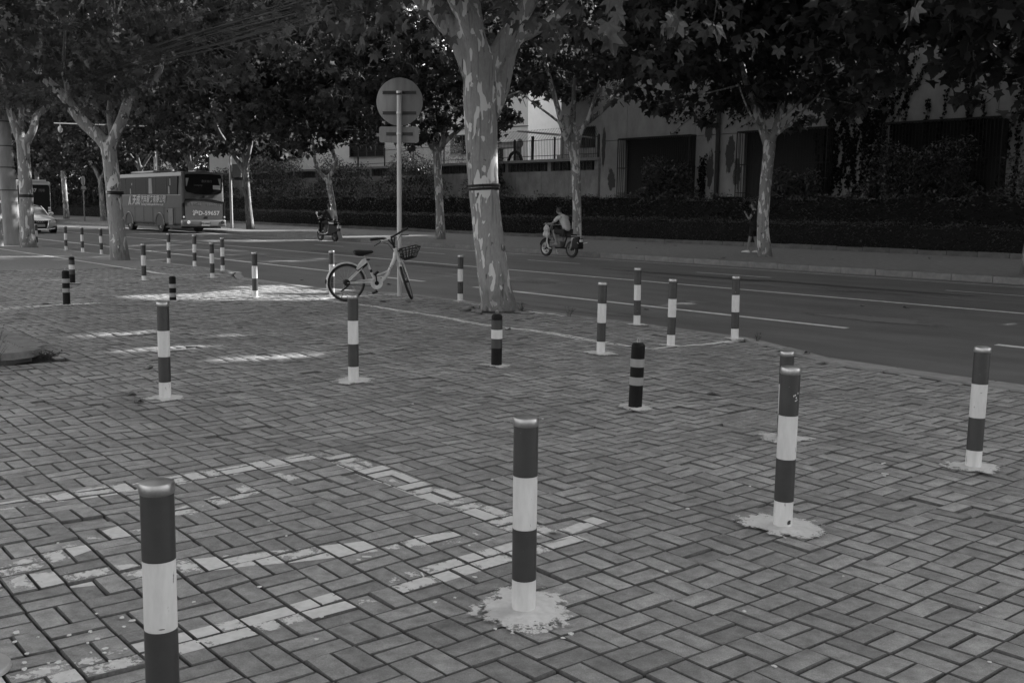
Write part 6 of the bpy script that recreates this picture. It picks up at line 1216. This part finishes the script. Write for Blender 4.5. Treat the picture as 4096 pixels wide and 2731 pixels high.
m = MB(); m.tube([(.33, 0, .66), (.295, 0, .755)], .013, 10); m.build('seat_post', 'steel', t, True); m = MB(); m.bar((.27, 0, .675), (.38, 0, .685), .05, .018); m.build('seat_clamp', 'black_plastic', t)
m = MB(); m.loft([[(x, w_*math.cos(a), z+h*math.sin(a)) for a in np.linspace(0, 2*PI, 13)[:-1]] for x, w_, z, h in ((.11, .02, .81, .012), (.13, .075, .80, .04), (.2, .095, .79, .055), (.27, .075, .79, .05), (.34, .035, .8, .035), (.42, .024, .81, .024), (.44, .01, .81, .012))]); m.build('saddle', 'saddle', t, True)
m = MB(); n = 22; fd_ = []
for i in range(n+1): a = R(8)+i*(R(205)-R(8))/n; fd_.append([(math.cos(a)*(WR+.018+dr), y, WR+math.sin(a)*(WR+.018+dr)) for y, dr in ((-.032, -.012), (-.024, .004), (0, .01), (.024, .004), (.032, -.012))])
m.loft(fd_, False, False); m.build('rear_mudguard', 'bike_white', t, 60); m = MB(); m.box((-.335, 0, .33), (.02, .05, .07)); m.build('reflector', 'black_plastic', t)
m = MB(); fd_ = []
for i in range(9): a = R(75)+i*R(60)/8; fd_.append([(1+math.cos(a)*(WR+.018+dr), y, WR+math.sin(a)*(WR+.018+dr)) for y, dr in ((-.03, -.01), (0, .008), (.03, -.01))])
m.loft(fd_, False, False); steer(m).build('front_mudguard', 'bike_white', t, 60)
m = MB(); m.prism([(.15, .54), (.2, .5), (.335, .63), (.31, .7), (.26, .68)], -.045, .045, 'XZ'); m.build('lock_box', 'bike_white', t); m = MB(); m.prism([(.17, .51), (.2, .485), (.345, .61), (.33, .64)], -.05, .05, 'XZ'); m.build('lock_bolt', 'black_plastic', t)
m = MB(); m.lathe([(.0, -.058), (.05, -.06), (.06, -.066), (.098, -.066), (.104, -.058), (.104, -.05), (0, -.05)], 30, 'Y', (.49, 0, .3)); m.build('chain_disc', 'bike_white', t, 40); m = MB(); m.lathe([(0, -.07), (.034, -.072), (.036, -.066)], 18, 'Y', (.49, 0, .3)); m.build('crank_boss', 'black_plastic', t)
m = MB(); m.prism([(.13, .325), (.16, .35), (.4, .375), (.47, .38), (.42, .33)], -.056, -.05, 'XZ'); m.build('chain_guard', 'bike_white', t)
m = MB(); m.tube([(0, -.055, .345), (.49, -.055, .345)], .005, 5); m.tube([(0, -.055, .28), (.3, -.055, .262), (.49, -.055, .255)], .005, 5); m.build('chain', 'black_plastic', t)
m = MB(); m.tube([(.49, -.08, .3), (.465, -.085, .46)], .011, 8); co_ = m.build('crank', 'black_plastic', t); m = MB(); m.box((.463, -.13, .47), (.09, .08, .025), Matrix.Rotation(R(-40), 3, 'Y')); m.build('pedal', 'black_plastic', co_)
m = MB(); m.tube([(.49, .08, .3), (.515, .085, .14)], .011, 8); co_ = m.build('crank', 'black_plastic', t); m = MB(); m.box((.5, .13, .125), (.09, .08, .025), Matrix.Rotation(R(-15), 3, 'Y')); m.build('pedal', 'black_plastic', co_)
m = MB(); m.lathe([(.05, -.07), (.055, -.05), (.05, .06)], 18, 'Y', (0, 0, WR)); m.tube([(.02, -.06, WR-.04), (-.05, -.07, WR-.1), (-.1, -.06, WR-.13)], .012, 6); m.build('rear_hub_gear', 'black_plastic', t, True)
m = MB(); m.tube([(-.02, .06, .3), (-.06, .15, .01)], .009, 6); m.build('kickstand', 'steel', t)
m = MB(); m.tube([a0, (.755, 0, .99), (.73, 0, 1.05)], [.018, .016, .016], 10); m.tube([(.79, 0, .9), (.75, .06, 1.03)], .01, 6); m.tube([(.79, 0, .9), (.75, -.06, 1.03)], .01, 6); steer(m).build('stem', 'black_plastic', t, True)
m = MB(); m.tube([(.63, -.3, 1.08), (.68, -.2, 1.075), (.73, -.06, 1.05), (.73, .06, 1.05), (.68, .2, 1.075), (.63, .3, 1.08)], .016, 10); hb_ = steer(m).build('handlebar', 'black_plastic', t, True)
for s in (-1, 1):
    m = MB(); m.tube([(.6, s*.32, 1.085), (.67, s*.21, 1.077)], .022, 10); steer(m).build('grip', 'rubber', hb_, True)
    m = MB(); m.tube([(.7, s*.17, 1.03), (.73, s*.22, 1.01), (.7, s*.3, .99)], .007, 6); steer(m).build('brake_lever', 'black_plastic', hb_, True)
    m = MB(); m.tube([(.71, s*.17, 1.03), (.78, s*.08, .96), (.83, s*.03, .82), (.87, s*.03, .66)], .004, 5); steer(m).build('brake_cable', 'black_plastic', hb_, True)
m = MB(); m.box((.715, .09, 1.05), (.012, .17, .055)); steer(m).build('name_plate', 'white_paint', hb_)
pm = text_mesh('ofo', .05, .001); pm.materials.clear(); pm.materials.append(MATS['bus_black'])
Mx = SR @ Matrix.Translation((.7085, .1, 1.05)) @ Matrix.Rotation(-PI/2, 4, 'Z') @ Matrix.Rotation(PI/2, 4, 'X'); pm.transform(Mx); inst('plate_lettering', pm, hb_)
pm = text_mesh('ofo', .09, .001); pm.materials.clear(); pm.materials.append(MATS['print_grey']); pm.transform(Matrix.Translation((.735, -.034, .54)) @ Matrix.Rotation(R(-62), 4, 'Y') @ Matrix.Rotation(PI/2, 4, 'X')); inst('frame_lettering', pm, t)
# wire basket fixed to the head tube
m = MB()
def q4(x0, x1, y, z0, z1): return [(x0, -y, z0), (x1, -y, z1), (x1, y, z1), (x0, y, z0), (x0, -y, z0)]
m.tube(q4(.9, 1.2, .14, .84, .91), .010, 6); m.tube(q4(.93, 1.17, .115, .76, .82), .006, 5); m.tube(q4(.95, 1.13, .095, .68, .73), .009, 6)
for f in np.linspace(0, 1, 6):
    for s in (-1, 1): m.tube([(.9+.3*f, s*.14, .84+.07*f), (.94+.2*f, s*.1, .69+.045*f)], .0065, 5)
for y in np.linspace(-.1, .1, 4): m.tube([(1.2, y*1.3, .91), (1.14, y, .73), (.95, y, .68), (.9, y*1.3, .84)], .0065, 5)
m.tube([(.85, 0, .72), (.95, 0, .72)], .012, 6); m.tube([(.83, 0, .8), (.92, 0, .85)], .012, 6); m.build('basket', 'black_plastic', t, True)
# ================================================================ haze-free air; done
